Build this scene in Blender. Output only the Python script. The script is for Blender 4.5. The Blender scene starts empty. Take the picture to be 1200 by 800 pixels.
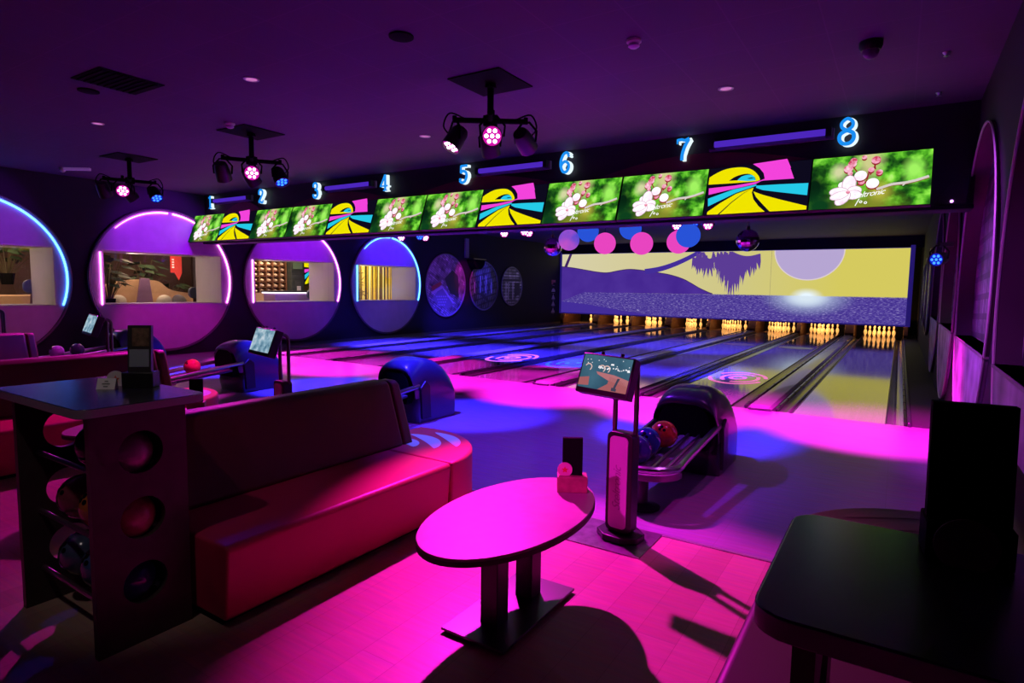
import bpy, bmesh, math, random
from mathutils import Matrix, Vector
random.seed(7)
sc = bpy.context.scene
COL = sc.collection
PI = math.pi
D2R = math.radians
NUM = ['zero', 'one', 'two', 'three', 'four', 'five', 'six', 'seven', 'eight', 'nine']

# ------------------------------------------------------------------ materials
def nt(m):
    m.use_nodes = True
    return m.node_tree, m.node_tree.nodes, m.node_tree.links

_M = {}
def mat(name, col=(.5, .5, .5), rough=.5, metal=0., emit=None, es=0., var=0., scale=6., spec=.5, coat=0., bump=0.):
    """principled material; 'var' mixes a procedural noise into the colour"""
    if name in _M: return _M[name]
    m = bpy.data.materials.new(name); t, n, l = nt(m)
    b = n['Principled BSDF']
    b.inputs['Base Color'].default_value = (*col, 1)
    b.inputs['Roughness'].default_value = rough
    b.inputs['Metallic'].default_value = metal
    b.inputs['Specular IOR Level'].default_value = spec
    b.inputs['Coat Weight'].default_value = coat
    if emit:
        b.inputs['Emission Color'].default_value = (*emit, 1)
        b.inputs['Emission Strength'].default_value = es
    if var > 0 or bump > 0:
        tc = n.new('ShaderNodeTexCoord'); nz = n.new('ShaderNodeTexNoise')
        nz.inputs['Scale'].default_value = scale; nz.inputs['Detail'].default_value = 4
        l.new(tc.outputs['Object'], nz.inputs['Vector'])
        if var > 0:
            r = n.new('ShaderNodeValToRGB')
            r.color_ramp.elements[0].position = .3; r.color_ramp.elements[1].position = .7
            r.color_ramp.elements[0].color = (*[c * (1 - var) for c in col], 1)
            r.color_ramp.elements[1].color = (*[min(1, c * (1 + var)) for c in col], 1)
            l.new(nz.outputs['Fac'], r.inputs['Fac']); l.new(r.outputs['Color'], b.inputs['Base Color'])
        if bump > 0:
            bp = n.new('ShaderNodeBump'); bp.inputs['Strength'].default_value = bump; bp.inputs['Distance'].default_value = .01
            l.new(nz.outputs['Fac'], bp.inputs['Height']); l.new(bp.outputs['Normal'], b.inputs['Normal'])
    _M[name] = m
    return m

def glow(name, col, s=1.):
    if name in _M: return _M[name]
    m = bpy.data.materials.new(name); t, n, l = nt(m)
    n.remove(n['Principled BSDF'])
    e = n.new('ShaderNodeEmission'); e.inputs['Color'].default_value = (*col, 1); e.inputs['Strength'].default_value = s
    l.new(e.outputs[0], n['Material Output'].inputs['Surface'])
    _M[name] = m
    return m

def glow_noise(name, stops, scale=4., s=1., detail=3., stretch=(1, 1, 1), coord='Object', dist=0.):
    m = bpy.data.materials.new(name); t, n, l = nt(m)
    n.remove(n['Principled BSDF'])
    tc = n.new('ShaderNodeTexCoord'); mp = n.new('ShaderNodeMapping'); mp.inputs['Scale'].default_value = stretch
    nz = n.new('ShaderNodeTexNoise'); nz.inputs['Scale'].default_value = scale; nz.inputs['Detail'].default_value = detail
    nz.inputs['Distortion'].default_value = dist
    r = n.new('ShaderNodeValToRGB'); cr = r.color_ramp
    while len(cr.elements) < len(stops): cr.elements.new(.5)
    for e, (p, c) in zip(cr.elements, stops): e.position = p; e.color = (*c, 1)
    e = n.new('ShaderNodeEmission'); e.inputs['Strength'].default_value = s
    l.new(tc.outputs[coord], mp.inputs['Vector']); l.new(mp.outputs[0], nz.inputs['Vector'])
    l.new(nz.outputs['Fac'], r.inputs['Fac']); l.new(r.outputs['Color'], e.inputs['Color'])
    l.new(e.outputs[0], n['Material Output'].inputs['Surface'])
    return m

def plank_mat(name, c1, c2, pw, pl, rough, rot=0., gap=(.05, .03, .03), gapw=.0015, spec=.5, bump=.0):
    m = bpy.data.materials.new(name); t, n, l = nt(m); b = n['Principled BSDF']
    tc = n.new('ShaderNodeTexCoord'); mp = n.new('ShaderNodeMapping'); mp.inputs['Rotation'].default_value = (0, 0, rot)
    br = n.new('ShaderNodeTexBrick')
    br.inputs['Scale'].default_value = 1; br.inputs['Brick Width'].default_value = pl; br.inputs['Row Height'].default_value = pw
    br.inputs['Mortar Size'].default_value = gapw; br.inputs['Mortar Smooth'].default_value = .3
    br.offset = .37
    br.inputs['Color1'].default_value = (*c1, 1); br.inputs['Color2'].default_value = (*c2, 1); br.inputs['Mortar'].default_value = (*gap, 1)
    nz = n.new('ShaderNodeTexNoise'); nz.inputs['Scale'].default_value = 3; nz.inputs['Detail'].default_value = 5
    mp2 = n.new('ShaderNodeMapping'); mp2.inputs['Scale'].default_value = (1.2, 14, 1); mp2.inputs['Rotation'].default_value = (0, 0, rot)
    mx = n.new('ShaderNodeMix'); mx.data_type = 'RGBA'; mx.blend_type = 'MULTIPLY'; mx.inputs[0].default_value = .45
    l.new(tc.outputs['Object'], mp.inputs['Vector']); l.new(mp.outputs[0], br.inputs['Vector'])
    l.new(tc.outputs['Object'], mp2.inputs['Vector']); l.new(mp2.outputs[0], nz.inputs['Vector'])
    l.new(br.outputs['Color'], mx.inputs[6]); l.new(nz.outputs['Color'], mx.inputs[7])
    l.new(mx.outputs[2], b.inputs['Base Color'])
    b.inputs['Roughness'].default_value = rough; b.inputs['Specular IOR Level'].default_value = spec
    return m

M = dict(
    wood=plank_mat('concourse_planks', (.66, .42, .34), (.56, .34, .27), .19, 1.3, .42, rot=PI / 2, gap=(.36, .2, .17), gapw=.0012),
    approach=plank_mat('approach_boards', (.42, .34, .46), (.40, .33, .44), .9, 2.4, .27, rot=PI / 2, gap=(.36, .32, .36), gapw=.002),
    lane=plank_mat('lane_boards', (.36, .32, .37), (.33, .29, .34), .027, 3.0, .07, rot=PI / 2, gap=(.16, .13, .16), gapw=.0008, spec=.8),
    wall=mat('dark_wall_paint', (.006, .004, .014), .75, var=.15, scale=3),
    rwall=mat('dark_right_wall_paint', (.007, .005, .009), .8, var=.15, scale=3),
    dark=mat('black_plastic', (.012, .011, .014), .42),
    black=mat('matt_black', (.004, .004, .005), .9, spec=.1),
    edge=mat('edge_laminate', (.25, .2, .28), .5),
    laminate=mat('dark_laminate', (.022, .02, .03), .24, var=.2, scale=30, spec=.7),
    panel=mat('dark_wood_panel', (.05, .032, .034), .45, var=.25, scale=9),
    chrome=mat('brushed_metal', (.55, .52, .55), .28, 1.),
    steel=mat('dark_steel', (.16, .14, .17), .3, 1.),
    tabletop=mat('pale_tabletop', (.40, .29, .27), .45, var=.06, scale=12),
    tableedge=mat('dark_table_edge', (.04, .025, .03), .5),
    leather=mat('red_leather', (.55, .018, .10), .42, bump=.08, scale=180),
    leather_shade=mat('shaded_red_leather', (.10, .004, .015), .5, bump=.08, scale=180),  # same red leather, darkened for the shade on the backrests
    swirl=mat('pale_blue_vinyl', (.55, .7, .85), .4),
    hood=mat('navy_hood_shell', (.045, .045, .10), .3, coat=.4),
    hood_b=mat('black_hood_shell', (.03, .025, .04), .3, coat=.4),
    cap=mat('capping_grey', (.32, .30, .33), .26, coat=.3),
    capd=mat('capping_dark', (.035, .03, .045), .35),
    gutter=mat('gutter_grey', (.20, .19, .20), .2),
    white=mat('white_paper', (.8, .78, .78), .6),
    whiteboard=mat('white_jamb', (.72, .66, .62), .5),
    discface=mat('porthole_panel', (.52, .45, .56), .6, var=.06, scale=5),
    discrim=mat('porthole_rim', (.10, .075, .10), .5),
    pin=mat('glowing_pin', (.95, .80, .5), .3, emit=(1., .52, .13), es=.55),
    pinred=mat('pin_red_stripe', (.75, .05, .03), .35),
    kick=mat('kickback_board', (.055, .022, .012), .5, var=.3, scale=8),
    ceil=mat('ceiling', (.2, .2, .2), .8),
    trimmetal=mat('floor_trim', (.45, .4, .45), .35, .6),
)
# ceiling tiles with fine joints
t_, n_, l_ = nt(M['ceil'])
_tc = n_.new('ShaderNodeTexCoord'); _br = n_.new('ShaderNodeTexBrick'); _br.offset = 0
_br.inputs['Scale'].default_value = 1; _br.inputs['Brick Width'].default_value = .6; _br.inputs['Row Height'].default_value = .6
_br.inputs['Mortar Size'].default_value = .006
for k, c in (('Color1', (.062, .030, .085)), ('Color2', (.055, .027, .078)), ('Mortar', (.075, .038, .10))): _br.inputs[k].default_value = (*c, 1)
l_.new(_tc.outputs['Object'], _br.inputs['Vector']); l_.new(_br.outputs['Color'], n_['Principled BSDF'].inputs['Base Color'])

# ------------------------------------------------------------------ mesh builder
class MB:
    def __init__(self, T=None):
        self.v = []; self.f = []; self.m = []; self.T = T or Matrix.Identity(4)
    def _add(self, vs, fs, m=0):
        o = len(self.v); self.v += [self.T @ Vector(p) for p in vs]
        for f in fs: self.f.append([o + i for i in f]); self.m.append(m)
        return self
    def box(self, x0, x1, y0, y1, z0, z1, m=0):
        return self._add([(x, y, z) for z in (z0, z1) for y in (y0, y1) for x in (x0, x1)],
                         [(0, 2, 3, 1), (4, 5, 7, 6), (0, 1, 5, 4), (2, 6, 7, 3), (0, 4, 6, 2), (1, 3, 7, 5)], m)
    def prism(self, poly, ax, a, b, m=0):
        def P(u, w, h): return {'x': (h, u, w), 'y': (u, h, w), 'z': (u, w, h)}[ax]
        n = len(poly)
        vs = [P(u, w, a) for u, w in poly] + [P(u, w, b) for u, w in poly]
        fs = [list(range(n))[::-1], [n + i for i in range(n)]] + [(i, (i + 1) % n, n + (i + 1) % n, n + i) for i in range(n)]
        return self._add(vs, fs, m)
    def poly(self, pts, m=0):
        return self._add(pts, [list(range(len(pts)))], m)
    def loft(self, rings, m=0, cap=True, closed=True):
        n = len(rings[0]); vs = [p for r in rings for p in r]; fs = []
        for i in range(len(rings) - 1):
            for j in range(n if closed else n - 1):
                k = (j + 1) % n
                fs.append((i * n + j, i * n + k, (i + 1) * n + k, (i + 1) * n + j))
        if cap:
            fs.append(list(range(n))[::-1]); fs.append([(len(rings) - 1) * n + j for j in range(n)])
        return self._add(vs, fs, m)
    def tube(self, path, r, seg=8, m=0, closed=False):
        P = [Vector(p) for p in path]; rings = []
        up = Vector((0, 0, 1)); prev = None
        for i, p in enumerate(P):
            a = P[i - 1] if i > 0 or closed else P[i]; b = P[(i + 1) % len(P)] if i < len(P) - 1 or closed else P[i]
            d = (b - a).normalized()
            if prev is None:
                s = d.cross(up)
                if s.length < 1e-3: s = d.cross(Vector((1, 0, 0)))
            else:
                s = prev - d * prev.dot(d)
                if s.length < 1e-4: s = d.cross(Vector((1, 0, 0)))
            s.normalize(); prev = s; w = s.cross(d)
            rr = r[i] if isinstance(r, (list, tuple)) else r
            rings.append([tuple(p + (s * math.cos(2 * PI * k / seg) + w * math.sin(2 * PI * k / seg)) * rr) for k in range(seg)])
        if closed: rings.append(rings[0])
        return self.loft(rings, m, cap=not closed)
    def cyl(self, p0, p1, r, seg=16, m=0, r2=None):
        return self.tube([p0, p1], [r, r if r2 is None else r2], seg, m)
    def lathe(self, prof, seg=20, m=0, c=(0, 0, 0), cap=True):
        rings = [[(c[0] + r * math.cos(2 * PI * k / seg), c[1] + r * math.sin(2 * PI * k / seg), c[2] + z) for k in range(seg)] for r, z in prof]
        return self.loft(rings, m, cap=cap)
    def sphere(self, c, r, seg=20, rings=12, m=0, sx=1, sy=1, sz=1):
        prof = [(max(1e-4, math.sin(PI * i / rings)), -math.cos(PI * i / rings)) for i in range(rings + 1)]
        R = [[(c[0] + r * sx * a * math.cos(2 * PI * k / seg), c[1] + r * sy * a * math.sin(2 * PI * k / seg), c[2] + r * sz * z) for k in range(seg)] for a, z in prof]
        return self.loft(R, m)
    def ribbon(self, pts, w, f, depth, m=0, m2=None):
        """flat stroke of varying width; f maps (u, v, h) to 3-D"""
        L = []; R = []; n = len(pts)
        for i, (u, v) in enumerate(pts):
            a = pts[max(0, i - 1)]; b = pts[min(n - 1, i + 1)]
            dx, dy = b[0] - a[0], b[1] - a[1]; q = math.hypot(dx, dy) or 1
            ww = (w[i] if isinstance(w, (list, tuple)) else w) / 2
            L.append((u - dy / q * ww, v + dx / q * ww)); R.append((u + dy / q * ww, v - dx / q * ww))
        for i in range(n - 1):
            q = [L[i], R[i], R[i + 1], L[i + 1]]
            vs = [f(a, b, 0) for a, b in q] + [f(a, b, depth) for a, b in q]
            self._add(vs, [(3, 2, 1, 0)], m)
            mm = m if m2 is None else m2
            self._add(vs, [(4, 5, 6, 7), (0, 1, 5, 4), (1, 2, 6, 5), (2, 3, 7, 6), (3, 0, 4, 7)], mm)
        return self
    def mesh(self, name, mats, smooth=35, recalc=True):
        me = bpy.data.meshes.new(name)
        me.from_pydata([tuple(p) for p in self.v], [], self.f)
        for mm in (mats if isinstance(mats, (list, tuple)) else [mats]): me.materials.append(mm)
        for p, i in zip(me.polygons, self.m): p.material_index = i
        if recalc:
            bm = bmesh.new(); bm.from_mesh(me)
            bmesh.ops.remove_doubles(bm, verts=bm.verts, dist=1e-5)
            bmesh.ops.recalc_face_normals(bm, faces=bm.faces); bm.to_mesh(me); bm.free()
        if smooth:
            me.polygons.foreach_set('use_smooth', [True] * len(me.polygons)); me.set_sharp_from_angle(angle=D2R(smooth))
        me.update()
        return me
    def build(self, name, mats, parent=None, loc=None, bevel=0, seg=3, smooth=35, rot=None, recalc=True):
        o = bpy.data.objects.new(name, self.mesh(name, mats, smooth, recalc)); COL.objects.link(o)
        if parent: o.parent = parent
        if loc: o.location = loc
        if rot: o.rotation_euler = rot
        if bevel:
            b = o.modifiers.new('bevel', 'BEVEL'); b.width = bevel; b.segments = seg; b.limit_method = 'ANGLE'; b.angle_limit = D2R(40)
        return o

def tag(o, label=None, cat=None, group=None, kind=None):
    if label: o['label'] = label
    if cat: o['category'] = cat
    if group: o['group'] = group
    if kind: o['kind'] = kind
    return o
def thing(name, label, cat, loc=(0, 0, 0), rz=0, group=None):
    o = bpy.data.objects.new(name, None); COL.objects.link(o); o.empty_display_size = .1
    o.location = loc; o.rotation_euler = (0, 0, rz)
    return tag(o, label, cat, group)
def struct(o): o['kind'] = 'structure'; return o
def dup(root, loc=None, label=None, rz=None, group=None, mirror=False):
    r = root.copy(); COL.objects.link(r)
    if loc is not None: r.location = loc
    if rz is not None: r.rotation_euler = (0, 0, rz)
    if label: r['label'] = label
    if group: r['group'] = group
    for ch in list(root.children):
        c = ch.copy(); COL.objects.link(c); c.parent = r
        for g in list(ch.children):
            d = g.copy(); COL.objects.link(d); d.parent = c
    return r
def circle(cx, cy, r, n=48, a0=0, a1=2 * PI, end=False):
    k = n + 1 if end else n
    return [(cx + r * math.cos(a0 + (a1 - a0) * i / n), cy + r * math.sin(a0 + (a1 - a0) * i / n)) for i in range(k)]
def rrect(x0, x1, y0, y1, r, n=5):
    o = []
    for cx, cy, a in ((x1 - r, y1 - r, 0), (x0 + r, y1 - r, PI / 2), (x0 + r, y0 + r, PI), (x1 - r, y0 + r, 1.5 * PI)):
        o += [(cx + r * math.cos(a + PI / 2 * i / n), cy + r * math.sin(a + PI / 2 * i / n)) for i in range(n + 1)]
    return o
def spline(P, n=8):
    P = [Vector(p) for p in P]; out = []
    for i in range(len(P) - 1):
        p0 = P[max(0, i - 1)]; p1 = P[i]; p2 = P[i + 1]; p3 = P[min(len(P) - 1, i + 2)]
        for k in range(n):
            t = k / n
            out.append(tuple(.5 * ((2 * p1) + (p2 - p0) * t + (2 * p0 - 5 * p1 + 4 * p2 - p3) * t * t + (3 * p1 - p0 - 3 * p2 + p3) * t ** 3)))
    out.append(tuple(P[-1]))
    return out
def text_mesh(s, size, shear=.25, extrude=.001, spacing=1., offset=0.):
    c = bpy.data.curves.new('txt', 'FONT'); c.body = s; c.size = size; c.shear = shear; c.extrude = extrude
    c.align_x = 'CENTER'; c.align_y = 'CENTER'; c.space_character = spacing; c.resolution_u = 3; c.offset = offset
    o = bpy.data.objects.new('txt', c); COL.objects.link(o)
    me = bpy.data.meshes.new_from_object(o.evaluated_get(bpy.context.evaluated_depsgraph_get()))
    bpy.data.objects.remove(o); bpy.data.curves.remove(c)
    return me
def add_mesh(mb, me, T, m=0):
    mb._add([T @ v.co for v in me.vertices], [list(p.vertices) for p in me.polygons], m)

def soft_spot(m, cx, cz, rx, rz, col, power=1.3):
    t, n, l = nt(m); em = n['Emission']; src = em.inputs[0].links[0].from_socket
    tc = n.new('ShaderNodeTexCoord'); mp = n.new('ShaderNodeMapping')
    mp.inputs['Location'].default_value = (-cx / rx, 0, -cz / rz); mp.inputs['Scale'].default_value = (1 / rx, 0, 1 / rz)
    ln = n.new('ShaderNodeVectorMath'); ln.operation = 'LENGTH'
    mr = n.new('ShaderNodeMapRange'); mr.inputs[1].default_value = .25; mr.inputs[2].default_value = 1; mr.inputs[3].default_value = 1; mr.inputs[4].default_value = 0
    mx = n.new('ShaderNodeMix'); mx.data_type = 'RGBA'; mx.inputs[7].default_value = (*col, 1)
    pw = n.new('ShaderNodeMath'); pw.operation = 'POWER'; pw.inputs[1].default_value = power
    l.new(tc.outputs['Object'], mp.inputs[0]); l.new(mp.outputs[0], ln.inputs[0]); l.new(ln.outputs['Value'], mr.inputs[0]); l.new(mr.outputs[0], pw.inputs[0])
    l.new(pw.outputs[0], mx.inputs[0]); l.new(src, mx.inputs[6]); l.new(mx.outputs[2], em.inputs[0])

# ------------------------------------------------------------------ key dimensions (metres)
XL, XR = -13.55, .58          # side walls
FOUL = 8.63                   # foul line
CEIL = 3.6
PITCH = 3.41                  # one pair of lanes
PX = [-1.515 - PITCH * k for k in range(4)]    # centre of each pair, from the right
SCREEN_Y = 25.2
HEADPIN = 25.75
WIN_Y = [3.71, 7.05, 10.42, 13.83]
WZ, WR = 1.64, 1.52
SILL, HEAD = 1.14, 2.25
WHALF = 1.27

# ------------------------------------------------------------------ room shell
struct(MB().box(XL, 1.2, -3, 3.75, -.1, 0).build('floor', M['wood'], smooth=0))
struct(MB().box(XL, XR, 3.75, FOUL, -.1, 0).build('floor.001', M['approach'], smooth=0))
struct(MB().box(XL, XR, FOUL, 28.2, -.25, -.14).build('floor.002', M['black'], smooth=0))
struct(MB().box(XL, XR, 3.735, 3.765, 0, .006).build('trim_1', M['trimmetal'], smooth=0))
struct(MB().box(XL - .6, 1.2, -3, 28.2, CEIL, CEIL + .1).build('ceiling', M['ceil'], smooth=0))
wl = MB()
ys = [-3.0]
for y in WIN_Y: ys += [y - WHALF, y + WHALF]
ys += [28.2]
for i in range(0, len(ys), 2): wl.box(XL - .3, XL, ys[i], ys[i + 1], 0, CEIL)
for y in WIN_Y:
    wl.box(XL - .3, XL, y - WHALF, y + WHALF, 0, SILL); wl.box(XL - .3, XL, y - WHALF, y + WHALF, HEAD, CEIL)
struct(wl.build('wall_left', M['wall'], smooth=0))
struct(MB().box(XR + .3, XR + .45, -3, 28.2, 0, CEIL).box(XR, XR + .3, 15.4, 28.2, 0, CEIL).build('wall_right', M['rwall'], smooth=0))
struct(MB().box(XL, XR, 27.4, 27.5, -.2, CEIL).build('wall_back', M['black'], smooth=0))
struct(MB().box(XL, XR, SCREEN_Y - .02, SCREEN_Y + .1, 3.2, CEIL).build('trim_2', M['wall'], smooth=0))
struct(MB().box(.2, XR, FOUL, 28.2, -.14, .02).build('trim_3', mat('side_walkway', (.05, .045, .05), .6), smooth=0))

# fascia carrying the televisions
fm = mat('fascia_paint', (.012, .010, .022), .6, var=.1)
struct(MB().box(XL, XR, 7.98, 8.25, 2.49, CEIL).build('trim_4', fm, smooth=0))
struct(MB().box(XL, XR, 7.88, 7.98, 2.49, 2.53).build('trim_5', mat('fascia_lip', (.006, .005, .010), .6, spec=.2), smooth=0))
# dark red scalloped boards behind each pair of televisions
for k, (a, b) in enumerate(((-12.9, -11.2), (-10.9, -7.3), (-7.5, -4.0), (-4.1, -.6))):
    xm = (a + b) / 2
    poly = [(a, 2.9)] + [(a + (b - a) * i / 16, 3.05 + .30 * math.sin(PI * i / 16)) for i in range(17)] + [(b, 2.9)]
    struct(MB().prism(poly, 'y', 7.94, 7.98).build('trim_%d' % (6 + k), mat('dark_red_board', (.10, .012, .03), .5), smooth=0))

# ------------------------------------------------------------------ left wall portholes
def seg_poly(yc, zc, r, z0, z1, n=40):
    """part of a disc between heights z0 and z1 as polygon (y, z)"""
    pts = []
    for i in range(n + 1):
        z = z0 + (z1 - z0) * i / n
        pts.append((yc + math.sqrt(max(0, r * r - (z - zc) ** 2)), z))
    for i in range(n, -1, -1):
        z = z0 + (z1 - z0) * i / n
        pts.append((yc - math.sqrt(max(0, r * r - (z - zc) ** 2)), z))
    return [p for i, p in enumerate(pts) if i == 0 or (Vector(p) - Vector(pts[i - 1])).length > 1e-4]
def cap_poly(yc, zc, r, z, top=True, n=48):
    a = math.asin((z - zc) / r)
    if top: return circle(yc, zc, r, n, a, PI - a, True)
    return circle(yc, zc, r, n, PI - a, 2 * PI + a, True)
def side_poly(yc, zc, r, y, z0, z1, right=True, n=16):
    a0 = math.asin((z0 - zc) / r); a1 = math.asin((z1 - zc) / r)
    arc = circle(yc, zc, r, n, a0, a1, True)
    if not right: arc = [(2 * yc - u, w) for u, w in arc]
    return arc + [(y, z1), (y, z0)]
def glass_mat():
    m = bpy.data.materials.new('clear_glass'); t, n, l = nt(m); n.remove(n['Principled BSDF'])
    a = n.new('ShaderNodeBsdfTransparent'); g = n.new('ShaderNodeBsdfGlossy'); g.inputs['Roughness'].default_value = .02
    mx = n.new('ShaderNodeMixShader'); mx.inputs[0].default_value = .05
    l.new(a.outputs[0], mx.inputs[1]); l.new(g.outputs[0], mx.inputs[2]); l.new(mx.outputs[0], n['Material Output'].inputs['Surface'])
    return m
M['glass'] = glass_mat()
NEON = [glow('blue_neon', (.05, .22, 1.), 9), glow('pink_neon', (1., .16, .95), 8), glow('violet_neon', (.9, .18, 1.), 8), glow('blue_neon_pale', (.06, .28, 1.), 9)]
for i, y in enumerate(WIN_Y):
    w = bpy.data.objects.new('window_%d' % (i + 1), None); COL.objects.link(w); struct(w)
    w.location = (XL, y, 0)
    d = .06
    MB().prism(cap_poly(0, WZ, WR - .03, HEAD, True), 'x', 0, d).build('upper_panel', M['discface'], w, smooth=0)
    MB().prism(cap_poly(0, WZ, WR - .03, SILL - .04, False), 'x', 0, d).build('lower_panel', M['discface'], w, smooth=0)
    s = MB()
    for right in (True, False):
        s.prism(side_poly(0, WZ, WR - .03, WHALF if right else -WHALF, SILL - .04, HEAD, right), 'x', 0, d)
    s.build('side_panel', M['discface'], w, smooth=0)
    MB().tube([(.05, WR * math.cos(a), WZ + WR * math.sin(a)) for a in [2 * PI * k / 72 for k in range(72)]], .026, 8, closed=True).build('rim', M['discrim'], w)
    r = 1.452
    a0 = math.asin((SILL - WZ) / r)
    MB().tube([(d + .012, r * math.cos(a), WZ + r * math.sin(a)) for a in [a0 + (D2R(84) - a0) * k / 32 for k in range(33)]], .017, 8).build('neon_tube', NEON[i], w)
    MB().tube([(d + .012, r * math.cos(a), WZ + r * math.sin(a)) for a in [D2R(88) + D2R(46) * k / 20 for k in range(21)]], [.016 - .010 * k / 20 for k in range(21)], 8).build('neon_tube', NEON[i], w)
    MB().cyl((d + .012, -WHALF - .035, SILL), (d + .012, -WHALF - .035, HEAD - .06), .016, 8).build('neon_tube', NEON[i], w)
    j = MB().box(-1.0, d + .005, WHALF - .03, WHALF, SILL, HEAD).box(-1.0, d + .005, -WHALF, -WHALF + .03, SILL, HEAD)
    j.build('jamb', M['whiteboard'], w, smooth=0)
    MB().box(-1.0, d + .01, -WHALF - .02, WHALF + .02, SILL - .045, SILL).build('sill', mat('window_sill', (.45, .40, .5), .5), w, smooth=0)
    MB().box(-1.0, d + .004, -WHALF, WHALF, HEAD - .025, HEAD).build('head_board', M['whiteboard'], w, smooth=0)
    MB().box(-.16, -.15, -WHALF + .03, WHALF - .03, SILL, HEAD - .025).build('pane', M['glass'], w, smooth=0)

# city photographs: procedural street-grid images on round discs
def city_mat(name, a, b, c, ang, sx, sy, es=.0):
    m = bpy.data.materials.new(name); t, n, l = nt(m); p = n['Principled BSDF']
    tc = n.new('ShaderNodeTexCoord'); mp = n.new('ShaderNodeMapping'); mp.inputs['Rotation'].default_value = (ang, 0, 0)
    sep = n.new('ShaderNodeSeparateXYZ'); cmb = n.new('ShaderNodeCombineXYZ')
    br = n.new('ShaderNodeTexBrick'); br.inputs['Scale'].default_value = 1; br.inputs['Brick Width'].default_value = sx; br.inputs['Row Height'].default_value = sy
    br.inputs['Mortar Size'].default_value = sy * .16; br.offset = 0
    br.inputs['Color1'].default_value = (*a, 1); br.inputs['Color2'].default_value = (*b, 1); br.inputs['Mortar'].default_value = (*c, 1)
    vo = n.new('ShaderNodeTexVoronoi'); vo.distance = 'MANHATTAN'; vo.inputs['Scale'].default_value = 3.2
    mx = n.new('ShaderNodeMix'); mx.data_type = 'RGBA'; mx.blend_type = 'MULTIPLY'; mx.inputs[0].default_value = .8
    l.new(tc.outputs['Object'], mp.inputs[0]); l.new(mp.outputs[0], sep.inputs[0])
    l.new(sep.outputs[1], cmb.inputs[0]); l.new(sep.outputs[2], cmb.inputs[1])
    l.new(cmb.outputs[0], br.inputs['Vector']); l.new(cmb.outputs[0], vo.inputs['Vector'])
    l.new(br.outputs['Color'], mx.inputs[6]); l.new(vo.outputs['Distance'], mx.inputs[7])
    l.new(mx.outputs[2], p.inputs['Base Color']); p.inputs['Roughness'].default_value = .5
    return m
cityA = city_mat('city_print_tower', (.75, .7, .75), (.25, .22, .25), (.08, .07, .09), .5, .16, .07)
cityB = city_mat('city_print_street', (.6, .6, .65), (.3, .28, .33), (.05, .05, .06), -.2, .09, .22)
cityC = city_mat('city_print_signs', (.85, .85, .85), (.2, .2, .2), (.04, .04, .04), 0, .3, .12)
prt = [mat('print_dark', (.03, .03, .04), .5), mat('print_pale', (.6, .58, .62), .5), mat('print_red', (.45, .08, .06), .5), mat('print_mid', (.25, .23, .27), .5)]
def city_disc(name, label, x, y, z, r, art, kind, side=1):
    t = thing(name, label, 'wall picture', (x, y, z), 0 if side > 0 else PI)
    MB().prism(circle(0, 0, r, 64), 'x', .0, .03).build('print', art, t, smooth=0)
    MB().tube([(.03, r * math.cos(2 * PI * k / 64), r * math.sin(2 * PI * k / 64)) for k in range(64)], .028, 6, closed=True).build('frame', mat('thin_grey_rim', (.28, .25, .28), .4), t)
    a = MB()
    if kind == 0:     # wedge-shaped tower above a crossing, seen from above
        a.poly([(.034, -.72 * r, -.45 * r), (.034, -.2 * r, -.05 * r), (.034, .45 * r, -.62 * r), (.034, 0, -.78 * r)], 3)
        a.poly([(.036, -.75 * r, -.05 * r), (.036, -.28 * r, .12 * r), (.036, -.24 * r, .02 * r), (.036, -.7 * r, -.18 * r)], 2)
        a.poly([(.036, -.75 * r, -.22 * r), (.036, -.22 * r, .0), (.036, .42 * r, -.58 * r), (.036, .34 * r, -.6 * r), (.036, -.2 * r, -.1 * r), (.036, -.72 * r, -.3 * r)], 1)
        for q in range(4):
            for s in range(6 - q):
                yy = -.5 * r + .11 * r * s + q * .05 * r; zz = -.38 * r - .09 * r * q
                a.poly([(.037, yy, zz), (.037, yy + .05 * r, zz), (.037, yy + .05 * r, zz + .04 * r), (.037, yy, zz + .04 * r)], 1)
        a.poly([(.034, -.1 * r, .2 * r), (.034, .3 * r, .5 * r), (.034, .62 * r, .3 * r), (.034, .66 * r, -.4 * r), (.034, .2 * r, -.25 * r)], 0)
    elif kind == 1:   # tall street facades
        for q in range(7):
            yy = (-.7 + .2 * q) * r; h = (.55 - .13 * abs(q - 3)) * r
            a.poly([(.034, yy, -.3 * r), (.034, yy + .07 * r, -.3 * r), (.034, yy + .07 * r, h), (.034, yy, h)], 0 if q % 2 else 1)
        a.poly([(.036, -.3 * r, -.35 * r), (.036, -.2 * r, -.2 * r), (.036, .4 * r, -.62 * r), (.036, .3 * r, -.7 * r)], 0)
    else:             # signs and a facade
        a.poly([(.034, -.9 * r, .25 * r), (.034, .85 * r, .25 * r), (.034, .8 * r, .38 * r), (.034, -.85 * r, .38 * r)], 0)
        for q in range(4):
            yy = (-.6 + .22 * q) * r
            a.poly([(.034, yy, -.7 * r), (.034, yy + .08 * r, -.7 * r), (.034, yy + .08 * r, .2 * r), (.034, yy, .2 * r)], 1 if q != 2 else 0)
        a.poly([(.034, .25 * r, -.6 * r), (.034, .8 * r, -.4 * r), (.034, .75 * r, .2 * r), (.034, .25 * r, .2 * r)], 0)
    a.build('photo', prt, t, smooth=0, recalc=False)
    return t
city_disc('round_wall_picture', 'largest round city photograph on left wall with wedge-shaped tower, next to blue porthole', XL, 16.72, 1.65, 1.09, cityA, 0)
city_disc('round_wall_picture', 'middle round city photograph on left wall, half lit blue', XL, 19.02, 1.65, .92, cityB, 1)
city_disc('round_wall_picture', 'smallest round city photograph on left wall, nearest the projection screen', XL, 21.0, 1.66, .78, cityC, 2)
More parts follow.
